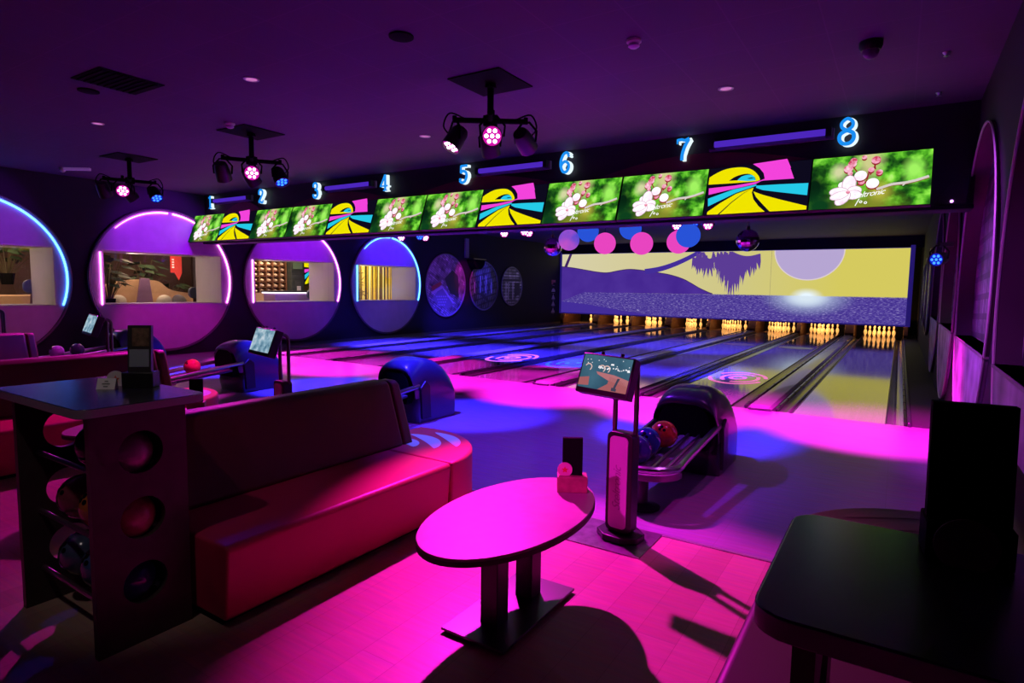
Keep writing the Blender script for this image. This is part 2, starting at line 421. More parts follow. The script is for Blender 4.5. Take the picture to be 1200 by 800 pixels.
city_disc('round_wall_picture', 'nearest of the thin-rimmed round pictures far along the right wall', XR, 17.2, 1.65, 1.0, cityB, 1, -1)
city_disc('round_wall_picture', 'middle of the thin-rimmed round pictures far along the right wall', XR, 19.4, 1.65, .88, cityA, 0, -1)
city_disc('round_wall_picture', 'farthest thin-rimmed round picture on the right wall, beside the screen', XR, 21.3, 1.65, .76, cityC, 2, -1)

# right wall niches: round rims, deep recess above a ledge with a city print at the back
def niche(y, label):
    t = thing('round_wall_niche', label, 'wall niche', (XR, y, 0))
    MB().prism(cap_poly(0, WZ, WR - .02, SILL, False), 'x', -.03, .3).build('lower_panel', city_mat('city_print_pale_%d' % int(y), (.70, .58, .78), (.42, .36, .48), (.5, .42, .55), .0, .22, .75), t, smooth=0)
    arc = [(a, b) for a, b in cap_poly(0, WZ, WR - .02, SILL, True, 60)]
    r = MB()
    rings = [[(x, a, b) for a, b in arc] for x in (-.03, .14)]
    r.loft(rings, 0, cap=False, closed=True)
    r.build('reveal', mat('niche_reveal', (.07, .04, .055), .6), t)
    MB().poly([(.12, a, b) for a, b in arc]).build('print', city_mat('city_print_back_%d' % int(y), (.85, .75, .95), (.35, .28, .42), (.12, .09, .15), .03, .09, .20), t, smooth=0)
    MB().tube([(-.03, (WR - .02) * math.cos(2 * PI * k / 72), WZ + (WR - .02) * math.sin(2 * PI * k / 72)) for k in range(72)], .010, 6, closed=True).build('rim', mat('niche_rim', (.7, .62, .62), .4), t)
    MB().box(-.04, .28, -1.42, 1.42, SILL - .02, SILL).build('ledge', mat('niche_ledge', (.3, .22, .28), .5), t, smooth=0)
    return t
RY = [3.71, 7.08, 10.45, 13.85]
for y, lb in zip(RY, ('nearest round niche on right wall, cut by the picture edge', 'round niche on right wall with bright violet city print, second from the viewer',
                      'round niche on right wall with grey lower half, third from the viewer', 'farthest and narrowest looking round niche on right wall')):
    niche(y, lb)
# wall between the niches
mw = MB()
for i, y in enumerate(RY):
    y0 = y - 1.69 if i else -3; y1 = y + 1.69 if i < 3 else 15.4
    n = 40; R = WR - .02
    up = [(y + R * math.cos(PI - PI * k / n), WZ + R * math.sin(PI * k / n)) for k in range(n + 1)]
    lo = [(y + R * math.cos(PI - PI * k / n), WZ - R * math.sin(PI * k / n)) for k in range(n + 1)]
    mw.poly([(XR, y0, WZ), (XR, y0, CEIL), (XR, y1, CEIL), (XR, y1, WZ)] + [(XR, a, b) for a, b in up[::-1]])
    mw.poly([(XR, y0, WZ), (XR, y0, 0), (XR, y1, 0), (XR, y1, WZ)] + [(XR, a, b) for a, b in lo[::-1]])
struct(mw.build('wall_right.001', M['rwall'], smooth=0, recalc=False))

# ------------------------------------------------------------------ lanes
def gutter_mb(x0, x1):
    g = MB(); n = 8; rings = []
    for y in (FOUL, 25.3):
        top = [(x0 + (x1 - x0) * i / n, y, -.01 - .075 * math.sin(PI * i / n)) for i in range(n + 1)]
        rings.append(top + [(x1, y, -.13), (x0, y, -.13)])
    return g.loft(rings)
def ellipse_ring(mb, cx, cy, rx, ry, w, a0, a1, z, n=28, m=0):
    for i in range(n):
        t0 = a0 + (a1 - a0) * i / n; t1 = a0 + (a1 - a0) * (i + 1) / n
        f = lambda t, k: (cx + rx * k * math.cos(t), cy + ry * k * math.sin(t), z)
        mb.poly([f(t0, 1), f(t1, 1), f(t1, 1 - w), f(t0, 1 - w)], m)
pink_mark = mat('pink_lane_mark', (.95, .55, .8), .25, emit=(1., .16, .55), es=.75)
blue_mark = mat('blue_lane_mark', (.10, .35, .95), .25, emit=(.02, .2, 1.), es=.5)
deck_mat = mat('pin_deck_boards', (.20, .13, .11), .1, spec=.7)
for L in range(1, 9):
    p = (8 - L) // 2; sd = 1 if L % 2 == 0 else -1
    cx = PX[p] + sd * .928
    t = thing('bowling_lane', 'glossy bowling lane under the lit number ' + NUM[L], 'bowling lane', (cx, FOUL, 0), group='bowling lanes')
    hw = .527
    MB().box(-hw, hw, 0, 16.3, -.13, 0).build('lane_bed', M['lane'], t, smooth=0)
    MB().box(-hw, hw, 16.3, 18.5, -.13, 0).build('pin_deck', deck_mat, t, smooth=0)
    for s in (-1, 1):
        g = gutter_mb(hw, hw + .222) if s > 0 else gutter_mb(-hw - .222, -hw)
        g.T = Matrix.Identity(4)
        for v in g.v: v.y -= FOUL
        go = g.build('gutter', M['gutter'], t)
        rl = MB()
        rx = s * (hw + .20)
        rl.box(rx - .012, rx + .012, .05, 16.4, -.01, .035)
        for k in range(24): rl.box(rx - .016, rx + .016, .3 + .68 * k, .34 + .68 * k, -.01, .042)
        rl.build('bumper_rail', M['steel'], t, smooth=0)
        MB().box(s * hw - .006, s * hw + .006, 0, 16.3, -.02, .004).build('lane_edge', M['capd'], t, smooth=0)
    z = .003
    if L in (4, 5, 7):       # swirl mark on the lane, with emission in its material
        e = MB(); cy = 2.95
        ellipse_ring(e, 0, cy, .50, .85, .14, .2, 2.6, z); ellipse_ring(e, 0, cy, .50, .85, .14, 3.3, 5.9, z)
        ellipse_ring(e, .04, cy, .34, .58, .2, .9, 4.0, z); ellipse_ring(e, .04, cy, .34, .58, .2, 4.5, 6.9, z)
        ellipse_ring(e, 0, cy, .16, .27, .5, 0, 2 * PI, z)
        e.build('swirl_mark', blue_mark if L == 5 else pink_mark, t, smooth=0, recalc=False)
    if L in (3, 4, 5, 6, 7):  # plain pink ellipse drawn on the lane
        e = MB(); e.poly([(.46 * math.cos(2 * PI * k / 24), 10.3 + .42 * math.sin(2 * PI * k / 24), z) for k in range(24)])
        e.build('round_mark', mat('plain_pink_mark', (.42, .20, .22), .25), t, smooth=0, recalc=False)

# cappings between the lanes
for k, x in enumerate(PX):
    t = thing('ball_return_capping', 'broad rounded capping between lanes %s and %s, nose at the foul line' % (NUM[7 - 2 * k], NUM[8 - 2 * k]), 'lane capping', (x, FOUL, 0))
    prof = [(-.16, -.12), (-.16, .02), (-.125, .055), (0, .068), (.125, .055), (.16, .02), (.16, -.12)]
    rings = []
    for yy, s, dz in ((-.06, .82, -.03), (.0, .95, -.005), (.08, 1, 0), (16.4, 1, 0)):
        rings.append([(a * s, yy, b + (dz if b > 0 else 0)) for a, b in prof])
    MB().loft(rings).build('capping_board', M['cap'], t)
    MB().box(-.15, .15, -.065, -.03, -.0, .03).build('nose', M['capd'], t, bevel=.01)
for k in range(5):
    x = .19 - PITCH * k if k else .185
    if k == 4: x = -13.47
    lb = ('narrow dark divider between lanes %s and %s' % (NUM[8 - 2 * k], NUM[9 - 2 * k])) if 0 < k < 4 else ('narrow divider on the right of lane eight beside the walkway' if k == 0 else 'narrow divider left of lane one along the left wall')
    o = MB().box(-.02, .02, -.03, 16.5, -.13, .05).build('lane_divider', M['capd'], None, (x, FOUL, 0), bevel=.008)
    tag(o, lb, 'lane divider')

# pins
def pin_mesh():
    prof = [(.001, 0), (.026, 0), (.029, .015), (.046, .06), (.057, .10), (.0605, .125), (.056, .16), (.041, .20), (.027, .235), (.0235, .255),
            (.0255, .28), (.031, .315), (.0325, .338), (.029, .36), (.018, .376), (.001, .381)]
    b = MB(); seg = 14
    rings = [[(r * math.cos(2 * PI * k / seg), r * math.sin(2 * PI * k / seg), z) for k in range(seg)] for r, z in prof]
    for i in range(len(rings) - 1):
        b.loft(rings[i:i + 2], 1 if i in (8,) else 0, cap=False)
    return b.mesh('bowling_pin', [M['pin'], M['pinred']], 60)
PINM = pin_mesh()
POS = [(0, 0, 'front pin of the triangle'), (-1, 1, 'second row, left pin'), (1, 1, 'second row, right pin'), (-2, 2, 'third row, left pin'), (0, 2, 'third row, middle pin'), (2, 2, 'third row, right pin'),
       (-3, 3, 'back row, far left pin'), (-1, 3, 'back row, second pin from left'), (1, 3, 'back row, second pin from right'), (3, 3, 'back row, far right pin')]
FALLEN = {1: (0, 1, 2, 3, 4, 6, 7), 2: (2, 4), 4: (2, 5)}
for L in range(1, 9):
    p = (8 - L) // 2; sd = 1 if L % 2 == 0 else -1
    cx = PX[p] + sd * .928
    for i, (a, b, w) in enumerate(POS):
        if i in FALLEN.get(L, ()): continue
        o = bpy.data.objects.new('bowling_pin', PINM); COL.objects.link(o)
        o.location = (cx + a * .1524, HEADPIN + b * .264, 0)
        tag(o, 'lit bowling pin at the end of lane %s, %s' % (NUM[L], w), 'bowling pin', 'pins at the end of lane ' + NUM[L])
# kickback boards between the pin decks
for k in range(9):
    x = .235 if k == 8 else (PX[k // 2] if k % 2 == 0 else PX[k // 2] - PITCH / 2)
    w = .15 if (k % 2 == 0 and k < 8) else .07
    b = MB()
    b.prism([(25.33, -.12), (25.33, .12), (25.55, .42), (25.7, .6), (27.2, .6), (27.2, -.12)], 'x', -w, w)
    o = b.build('kickback_board', M['kick'], None, (x, 0, 0), bevel=.01)
    lb = 'orange-lit pin pit board between lanes %s and %s' % (NUM[7 - k], NUM[8 - k]) if k < 7 else ('orange-lit pin pit board left of lane one' if k == 7 else 'orange-lit pin pit board right of lane eight')
    tag(o, lb, 'pit board')

# ------------------------------------------------------------------ projection screen with the sunset picture
def screen():
    x0, x1, z0, z1 = XL + .12, .20, .49, 3.18
    W = x1 - x0; H = z1 - z0
    t = thing('projection_screen', 'wide projection screen with violet sunset beach picture above the pins', 'projection screen', (0, SCREEN_Y, 0))
    fr = MB().box(x0 - .1, x1 + .12, 0, .1, z1 - .02, z1 + .1).box(x0 - .1, x1 + .12, 0, .1, z0 - .05, z0 + .01)
    fr.box(x0 - .1, x0, -.02, .1, z0 - .05, z1 + .1).box(x1, x1 + .14, -.05, .1, z0 - .05, z1 + .1)
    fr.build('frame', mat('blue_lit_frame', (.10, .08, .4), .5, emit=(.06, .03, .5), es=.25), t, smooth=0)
    P = lambda u, v, h=0: (x0 + u * W, -.006 - .002 * h, z0 + v * H)
    sky = bpy.data.materials.new('sunset_sky'); tt, n, l = nt(sky); n.remove(n['Principled BSDF'])
    tc = n.new('ShaderNodeTexCoord'); sp = n.new('ShaderNodeSeparateXYZ'); r = n.new('ShaderNodeValToRGB')
    mr = n.new('ShaderNodeMapRange'); mr.inputs[1].default_value = x0; mr.inputs[2].default_value = x1
    r.color_ramp.elements[0].color = (.72, .66, .42, 1); r.color_ramp.elements[1].color = (.70, .62, .12, 1); r.color_ramp.elements[1].position = .85
    e = r.color_ramp.elements.new(.58); e.color = (.66, .60, .24, 1)
    em = n.new('ShaderNodeEmission'); em.inputs['Strength'].default_value = .95
    l.new(tc.outputs['Object'], sp.inputs[0]); l.new(sp.outputs[0], mr.inputs[0]); l.new(mr.outputs[0], r.inputs[0]); l.new(r.outputs[0], em.inputs[0])
    l.new(em.outputs[0], n['Material Output'].inputs['Surface'])
    sea = glow_noise('violet_sea', [(.38, (.055, .028, .30)), (.54, (.11, .065, .42)), (.66, (.30, .24, .62)), (.78, (.58, .54, .85))], 11, .8, 5, (.9, 1, 3.6), dist=.6)
    tt, n, l = nt(sea); em = n['Emission']; src = em.inputs[0].links[0].from_socket
    tc = n.new('ShaderNodeTexCoord'); mp = n.new('ShaderNodeMapping'); gx, gz = x0 + .766 * W, z0 + .345 * H
    mp.inputs['Location'].default_value = (-gx / 1.75, 0, -gz / .80); mp.inputs['Scale'].default_value = (1 / 1.75, 0, 1 / .80)
    ln = n.new('ShaderNodeVectorMath'); ln.operation = 'LENGTH'
    mr = n.new('ShaderNodeMapRange'); mr.inputs[1].default_value = .26; mr.inputs[2].default_value = 1.0; mr.inputs[3].default_value = 1; mr.inputs[4].default_value = 0
    pw = n.new('ShaderNodeMath'); pw.operation = 'POWER'; pw.inputs[1].default_value = 1.6
    mx = n.new('ShaderNodeMix'); mx.data_type = 'RGBA'; mx.inputs[7].default_value = (.60, .72, .98, 1)
    l.new(tc.outputs['Object'], mp.inputs[0]); l.new(mp.outputs[0], ln.inputs[0]); l.new(ln.outputs['Value'], mr.inputs[0]); l.new(mr.outputs[0], pw.inputs[0])
    l.new(pw.outputs[0], mx.inputs[0]); l.new(src, mx.inputs[6]); l.new(mx.outputs[2], em.inputs[0])
    hill = glow_noise('violet_hill', [(.3, (.075, .025, .36)), (.7, (.10, .04, .42))], 1.2, .75)
    shore = glow('deep_violet_shore', (.075, .035, .42), .75)
    dk = glow('dark_violet_outline', (.09, .03, .2), .6)
    sun = glow('lilac_sun', (.52, .42, .72), .9)
    halo = glow('pale_sun_ring', (.80, .68, .70), .9)
    glit = glow_noise('sun_glitter', [(.3, (.55, .60, .85)), (.55, (.80, .93, 1.))], 16, .98, 3, (.8, 1, 3))
    frond = glow('violet_fronds', (.14, .06, .40), .75)
    mats = [sky, sea, hill, shore, dk, sun, halo, glit, frond]
    b = MB()
    hz = .362
    b.poly([P(0, hz - .01), P(1, hz - .01), P(1, 1), P(0, 1)], 0)
    b.poly([P(0, 0), P(1, 0), P(1, hz), P(0, hz)], 1)
    asp = W / H
    # sun (cut by the top edge) with its pale ring
    def disc(u, v, ru, rv, m, h, clip=None):
        pts = [(u + ru * math.cos(2 * PI * k / 48), v + rv * math.sin(2 * PI * k / 48)) for k in range(48)]
        lo, hi = clip or (-9, 1.0)
        pts = [(a, min(hi, max(lo, c))) for a, c in pts]
        b.poly([P(a, c, h) for a, c in pts], m)
    disc(.766, 1.0, .0885, .425, 6, 1); disc(.766, 1.0, .0855, .41, 5, 2)
    # glitter of the sun on the water
    soft_spot(sky, gx, z0 + .352 * H, .62, .34, (.86, .98, 1.08), 1.2)
    soft_spot(sea, gx, z0 + .34 * H, .85, .42, (.86, 1., 1.12), 1.1)
    # hill
    top = spline([(0, .785), (.04, .765), (.09, .725), (.132, .692), (.169, .680), (.21, .715), (.25, .735), (.309, .705), (.343, .678), (.38, .645), (.419, .585), (.445, .52), (.472, .443), (.50, .38), (.511, .362)], 5)
    b.poly([P(u, v + .012, 3) for u, v in top] + [P(top[-1][0], hz, 3), P(0, hz, 3)], 4)
    b.poly([P(u, v, 4) for u, v in top] + [P(top[-1][0], hz - .005, 4), P(.085, hz - .01, 4), P(0, .19, 4)], 2)
    # dark shore strip at lower left
    b.poly([P(0, .19, 3), P(.10, .15, 3), P(.22, .07, 3), P(.33, .0, 3), P(0, 0, 3)], 3)
    # palm trunks
    tr = spline([(.30, .66), (.345, .70), (.391, .775), (.437, .88), (.475, .99)], 6)
    tr = [(u, min(.985, v)) for u, v in tr]
    wv = [.085 - .03 * i / len(tr) for i in range(len(tr))]
    for i in range(len(tr) - 1):
        (u0, v0), (u1, v1) = tr[i], tr[i + 1]
        b.poly([P(u0, v0, 5), P(u1, v1, 5), P(u1 - .004, min(1, v1 + wv[i + 1]), 5), P(u0 - .004, min(1, v0 + wv[i]), 5)], 3)
    b.poly([P(.008, .78, 5), P(.02, .78, 5), P(.038, 1, 5), P(.028, 1, 5)], 4)
    # hanging fronds
    rnd = random.Random(3)
    def leafs(u0, v0, n, spread, length):
        for i in range(n):
            a = u0 + spread * (i / (n - 1) - .5) * 2
            ln = length * (.55 + .45 * rnd.random()) * (1 - .5 * abs(i / (n - 1) - .5))
            w = .0045
            du = (a - u0) * .55
            b.poly([P(a - w, min(1, v0 + .06), 6), P(a + w, min(1, v0 + .06), 6), P(a + du + w * .6, v0 - ln * .6, 6), P(a + du * 1.3, v0 - ln, 6), P(a + du - w, v0 - ln * .5, 6)], 8)
    rnd = random.Random(12)
    def frond(u0, v0, u1, v1, drop, n):
        for i in range(n):
            k = (i + .5) / n; u = u0 + (u1 - u0) * k; v = v0 + (v1 - v0) * k - .06 * math.sin(PI * k)
            ln = drop * (.45 + .55 * math.sin(PI * min(1, k * .75 + .2))) * rnd.uniform(.6, 1.05); sl = rnd.uniform(-.006, .004) + .008 * (k - .5); w = .0026
            b.poly([P(u - w, min(.995, v + .03), 6), P(u + w, min(.995, v + .03), 6), P(u + sl * .6 + w * 1.3, min(.99, v - ln * .45), 6), P(u + sl * 1.5, v - ln, 6), P(u + sl * .4 - w, min(.99, v - ln * .5), 6)], 8)
        for i in range(8):
            k0, k1 = i / 8, (i + 1) / 8
            f = lambda k, d: P(u0 + (u1 - u0) * k, min(.995, v0 + (v1 - v0) * k - .06 * math.sin(PI * k) + d), 6.2)
            b.poly([f(k0, -.018), f(k1, -.018), f(k1, .018), f(k0, .018)], 8)
    frond(.475, .99, .448, .90, .28, 12); frond(.478, .99, .507, .88, .33, 15); frond(.46, .97, .49, .92, .30, 12); frond(.47, .99, .475, .86, .18, 6)
    frond(.508, .99, .525, .90, .24, 8); frond(.53, .99, .560, .84, .44, 18); frond(.54, .99, .588, .86, .58, 22); frond(.555, .99, .640, .93, .34, 26)
    frond(.548, .96, .578, .80, .56, 16); frond(.52, .97, .56, .90, .40, 14); frond(.56, .97, .61, .90, .48, 16)
    b.poly([P(.671, 0, 7), P(.6715, 0, 7), P(.6715, 1, 7), P(.671, 1, 7)], 4)
    b.build('picture', mats, t, smooth=0, recalc=False)
screen()

# ------------------------------------------------------------------ televisions and graphic panels on the fascia
TVW, TVH = 1.12, .63
PAN = 1.1465
TILT = D2R(-20)
def flower_picture():
    P = lambda u, v, h=0: ((u - .5) * TVW, -.026 - .0006 * h, (.5 - v) * TVH)
    bg = glow_noise('blossom_garden', [(.32, (.004, .03, .006)), (.44, (.02, .14, .01)), (.54, (.09, .45, .02)), (.66, (.28, .82, .07)), (.8, (.60, .95, .25))], 7.5, 1.0, 3, (1, 1, 1), dist=.1)
    for (u, v, ru, rv, c) in ((.03, .6, .22, .62, (.002, .018, .006)), (.5, .12, .16, .5, (.62, .62, .26)), (.24, .3, .10, .22, (.66, .68, .36)), (.45, 1.05, .46, .50, (.20, .24, .02)), (.60, .72, .14, .30, (.45, .44, .05)), (.10, .95, .25, .4, (.004, .05, .012)), (.86, .35, .12, .3, (.36, .9, .12))):
        soft_spot(bg, (u - .5) * TVW, (.5 - v) * TVH, ru * TVW, rv * TVH, c)
    olive = glow_noise('olive_haze', [(.3, (.16, .19, .015)), (.7, (.40, .42, .04))], 3, .9)
    cream = glow_noise('cream_haze', [(.3, (.55, .60, .22)), (.7, (.85, .80, .42))], 3, .9)
    petal = glow_noise('petal', [(.28, (.92, .66, .82)), (.5, (1., .95, 1.))], 10, 1.1)
    bud = glow_noise('bud', [(.38, (.62, .05, .12)), (.52, (.95, .40, .55)), (.7, (1., .78, .86))], 16, 1.0)
    red = glow('dark_red_twig', (.35, .015, .03), .9)
    wht = glow('white_lettering', (1, 1, 1), 1.1)
    brn = glow('pale_branch', (.72, .66, .62), .95)
    dkg = glow_noise('dark_leaves', [(.4, (.002, .02, .006)), (.7, (.02, .12, .015))], 7, .9)
    b = MB()
    b.poly([P(0, 0), P(1, 0), P(1, 1), P(0, 1)], 0)
    def blob(u, v, r, m, h, ks=1.):
        b.poly([P(u + r * math.cos(2 * PI * k / 18), v + ks * r * (TVW / TVH) * math.sin(2 * PI * k / 18), h) for k in range(18)], m)
    def line(pts, w, m, h):
        for i in range(len(pts) - 1):
            (a, c), (d, e) = pts[i], pts[i + 1]
            q = math.hypot(d - a, (e - c) * .56) or 1; nx, ny = -(e - c) * .56 / q * w, (d - a) / q * w * 1.78
            b.poly([P(a - nx, c - ny, h), P(d - nx, e - ny, h), P(d + nx, e + ny, h), P(a + nx, c + ny, h)], m)
    line([(.98, .50), (.88, .56), (.80, .59), (.70, .60), (.66, .62), (.57, .68)], .013, 7, 3)
    line([(.98, .525), (.88, .583), (.80, .613), (.70, .622), (.66, .64), (.57, .70)], .006, 5, 2.8)
    line([(.80, .60), (.78, .64)], .006, 7, 3)
    for a in ((.43, .45), (.53, .55), (.50, .32), (.36, .22), (.40, .58)):
        line([(.57, .68), (.48, .55), a], .006, 5, 3)
    line([(.51, .4), (.55, .2), (.55, .06)], .006, 5, 3); line([(.55, .3), (.53, .1)], .006, 5, 3)
    for u, v, r in ((.35, .16, .034), (.32, .25, .036), (.36, .10, .028), (.55, .12, .036), (.585, .36, .026), (.515, .30, .024), (.45, .05, .02), (.44, .52, .026), (.34, .34, .02)): blob(u, v + .03, r * 1.08, 5, 3.6); blob(u, v, r * 1.12, 4, 4)
    for u, v, r in ((.43, .40, .054), (.535, .56, .054), (.28, .56, .036)): blob(u, v + .02, r * 1.05, 5, 4.6); blob(u, v, r, 3, 5)
    c = (.335, .70)
    for k, (ang, ln, wd) in enumerate(((-1.55, .24, .055), (-.35, .115, .060), (.75, .13, .062), (2.0, .20, .05), (3.25, .16, .062), (2.6, .17, .05))):
        pts = []
        for s in range(14):
            tt = 2 * PI * s / 14; lx = ln * .5 * (1 + math.cos(tt)); ly = wd * math.sin(tt)
            pts.append(P(c[0] + lx * math.cos(ang) - ly * math.sin(ang), c[1] + 1.3 * (lx * math.sin(ang) + ly * math.cos(ang)), 6 + k * .2))
        b.poly(pts, 3)
        edge = []
        for s in range(14):
            tt = 2 * PI * s / 14; lx = ln * .5 * (1 + 1.08 * math.cos(tt)); ly = wd * 1.16 * math.sin(tt)
            edge.append(P(c[0] + lx * math.cos(ang) - ly * math.sin(ang), c[1] + 1.3 * (lx * math.sin(ang) + ly * math.cos(ang)), 5.9 + k * .2))
        b.poly(edge, 9)
    blob(c[0], c[1], .018, 4, 8)
    me = text_mesh('Steltronic', .092, .5, 0, .9)
    T = Matrix.Translation((-.005, -.0325, -.165)) @ Matrix.Rotation(D2R(-7), 4, 'Y') @ Matrix.Rotation(PI / 2, 4, 'X')
    add_mesh(b, me, T, 6)
    line([(.405, .97), (.435, .84)], .004, 6, 9)
    for u in (.45, .49):
        for k in range(14):
            t0, t1 = 2 * PI * k / 14, 2 * PI * (k + 1) / 14
            f = lambda t, r: P(u + r * math.cos(t), .90 + .02 * (u > .46) + r * 1.78 * math.sin(t), 9)
            b.poly([f(t0, .014), f(t1, .014), f(t1, .007), f(t0, .007)], 6)
    return b.mesh('screen_picture', [bg, olive, cream, petal, bud, red, wht, brn, dkg, glow('petal_edge', (.80, .52, .68), .9)], 0, recalc=False)
def graphic_picture():
    cy_, ye, mg, bl, mr_ = glow('panel_cyan', (.02, .62, .85), .95), glow('panel_yellow', (.92, .82, .0), .95), glow('panel_magenta', (.95, .06, .75), .95), glow('panel_black', (.004, .003, .012), 1), glow('panel_maroon', (.06, .005, .06), 1)
    def P(x, y, h=0):
        u = (x - 65) / 870.; v = (700 - .053 * (x - 90) - y) / 428.
        return ((u - .5) * PAN * .985, -.026 - .0008 * h, (v - .5) * TVH)
    S = lambda pts, m, h: b.poly([P(x, y, h) for x, y in pts], m)
    b = MB()
    b.poly([(-PAN / 2, -.0255, -TVH / 2), (PAN / 2, -.0255, -TVH / 2), (PAN / 2, -.0255, TVH / 2), (-PAN / 2, -.0255, TVH / 2)], 3)
    dome = spline([(65, 355), (120, 320), (200, 285), (300, 270), (390, 275), (460, 305), (510, 355), (525, 390)], 5)
    S(dome + [(500, 400), (300, 412), (65, 420)], 1, 1)
    eye = spline([(250, 390), (300, 355), (360, 335), (420, 332), (470, 355), (490, 390)], 5)
    S(eye + [(430, 392), (330, 388)], 3, 2)
    S(spline([(325, 388), (360, 355), (420, 340), (465, 352), (488, 393)], 5) + [(420, 397)], 0, 3)
    S([(410, 372), (450, 366), (480, 372), (430, 378)], 3, 4)
    S([(445, 243), (735, 210), (810, 385), (560, 395), (500, 405), (565, 380), (550, 330), (510, 285)], 2, 1)
    S([(735, 210), (775, 290), (740, 300), (700, 215)], 2, 2)
    S([(75, 455), (300, 435), (500, 405), (540, 398), (490, 425), (300, 465), (80, 515)], 2, 2)
    S([(80, 550), (300, 470), (500, 428), (500, 440), (330, 500), (90, 620)], 0, 2)
    S([(500, 440), (700, 432), (930, 427), (930, 530), (700, 500), (560, 480), (500, 458)], 0, 2)
    S([(90, 695), (92, 670), (200, 590), (330, 510), (480, 455), (400, 500), (300, 580), (190, 692)], 1, 2)
    S([(205, 692), (300, 590), (400, 505), (478, 458), (468, 500), (490, 560), (540, 620), (600, 668)], 1, 2)
    S([(640, 666), (570, 600), (510, 540), (480, 490), (560, 520), (700, 560), (935, 620), (935, 650)], 1, 2)
    return b.mesh('panel_picture', [cy_, ye, mg, bl, mr_], 0, recalc=False)
PICM, GRM = flower_picture(), graphic_picture()
TVX0 = -13.55
slots = ['t1', 'g1', 't2', 't3', 'g2', 't4', 't5', 'g3', 't6', 't7', 'g4', 't8']
GN = {'g1': 'lanes one and two', 'g2': 'lanes three and four', 'g3': 'lanes five and six', 'g4': 'lanes seven and eight'}
proto = {}
for i, s in enumerate(slots):
    x = TVX0 + PAN * (i + .5); y, z = 7.665, 2.80
    isT = s[0] == 't'
    lb = 'television with pink blossom picture hanging above lane ' + NUM[int(s[1])] if isT else 'yellow magenta and cyan abstract panel between televisions of ' + GN[s]
    key = s[0]
    if key in proto:
        o = dup(proto[key], (x, y, z), lb)
    else:
        o = thing('television' if isT else 'graphic_panel', lb, 'television' if isT else 'graphic panel', (x, y, z), group='televisions above the lanes' if isT else 'colourful panels between televisions')
        W = TVW + .012 if isT else PAN
        MB().box(-W / 2, W / 2, -.025, .03, -TVH / 2 - .006, TVH / 2 + .006).build('housing', M['dark'], o, smooth=0)
        q = bpy.data.objects.new('screen' if isT else 'picture', PICM if isT else GRM); COL.objects.link(q); q.parent = o
        MB().box(-.12, .12, .03, .10, -.1, .1).box(-.04, .04, .09, .42, -.04, .04).build('bracket', M['steel'], o, smooth=0)
        proto[key] = o
    o.rotation_euler = (TILT, 0, 0)

# ------------------------------------------------------------------ lit lane numbers
def digit_strokes(d):
    S = lambda *p: spline(p, 7)
    if d == 1: return [([(.5, .04), (.5, 1.36)], .24), (S((.52, 1.36), (.4, 1.22), (.2, 1.14)), .12), ([(.2, .04), (.8, .04)], .09)]
    if d == 2: return [(S((.22, 1.0), (.28, 1.28), (.55, 1.37), (.8, 1.2), (.8, .95), (.55, .6), (.2, .18)), .19), (S((.16, .14), (.4, .2), (.65, .08), (.86, .14)), .2), ([(.86, .1), (.88, .34)], .07), (S((.17, 1.0), (.24, .95), (.31, 1.0)), .18)]
    if d == 3: return [(S((.2, 1.12), (.32, 1.32), (.58, 1.36), (.76, 1.16), (.7, .88), (.46, .76)), .18), (S((.44, .76), (.74, .66), (.82, .36), (.66, .08), (.36, .04), (.17, .24)), .2), (S((.15, .24), (.22, .3), (.3, .24)), .17), (S((.17, 1.1), (.24, 1.05), (.31, 1.1)), .15)]
    if d == 4: return [([(.66, .04), (.66, 1.38)], .21), ([(.62, 1.36), (.36, .86), (.1, .44)], .12), ([(.06, .42), (.94, .42)], .13), ([(.42, .04), (.88, .04)], .09)]
    if d == 5: return [([(.26, 1.3), (.84, 1.32)], .17), ([(.84, 1.2), (.86, 1.4)], .06), ([(.27, 1.34), (.24, .78)], .12), (S((.24, .8), (.5, .92), (.78, .76), (.82, .42), (.64, .1), (.36, .04), (.16, .22)), .2), (S((.14, .24), (.22, .3), (.3, .24)), .17)]
    if d == 6: return [(S((.82, 1.2), (.66, 1.36), (.42, 1.28), (.22, .9), (.2, .46), (.36, .1), (.6, .04), (.8, .26), (.8, .56), (.58, .76), (.34, .68), (.24, .5)), .19), (S((.74, 1.18), (.8, 1.13), (.86, 1.18)), .15)]
    if d == 7: return [(S((.14, 1.28), (.4, 1.3), (.62, 1.24), (.88, 1.34)), .17), ([(.14, 1.06), (.13, 1.36)], .08), (S((.86, 1.3), (.62, .86), (.48, .4), (.46, .02)), .2)]
    return [(S((.5, .74), (.26, .9), (.24, 1.16), (.5, 1.36), (.76, 1.16), (.74, .9), (.5, .74)), .17), (S((.5, .74), (.2, .56), (.16, .26), (.34, .04), (.66, .04), (.84, .26), (.8, .56), (.5, .74)), .2)]
blue_face = glow('blue_number_face', (.01, .27, .88), 1.0)
white_side = glow('white_number_edge', (.78, .95, 1.), 1.05)
NX = [-13.17, -11.33, -9.62, -7.80, -6.04, -4.20, -2.48, -.62]
for d in range(1, 9):
    t = thing('lane_number', 'blue lit number %s on the dark fascia' % NUM[d], 'lane number', (NX[d - 1], 7.9, 3.27))
    S = .205; f0 = lambda u, v, h: ((u - .5) * S, -.02 + h, v * S)
    f1 = lambda u, v, h: ((u - .5) * S + .024, -.0 + h, v * S - .007)
    a, b = MB(), MB()
    for pts, w in digit_strokes(d):
        ww = (w if not isinstance(w, list) else w)
        a.ribbon(pts, ww * .98, f0, .012); b.ribbon(pts, ww * 1.0, f1, .05)
    b.build('number_back', white_side, t, smooth=0, recalc=False)
    a.build('number_face', blue_face, t, smooth=0, recalc=False)
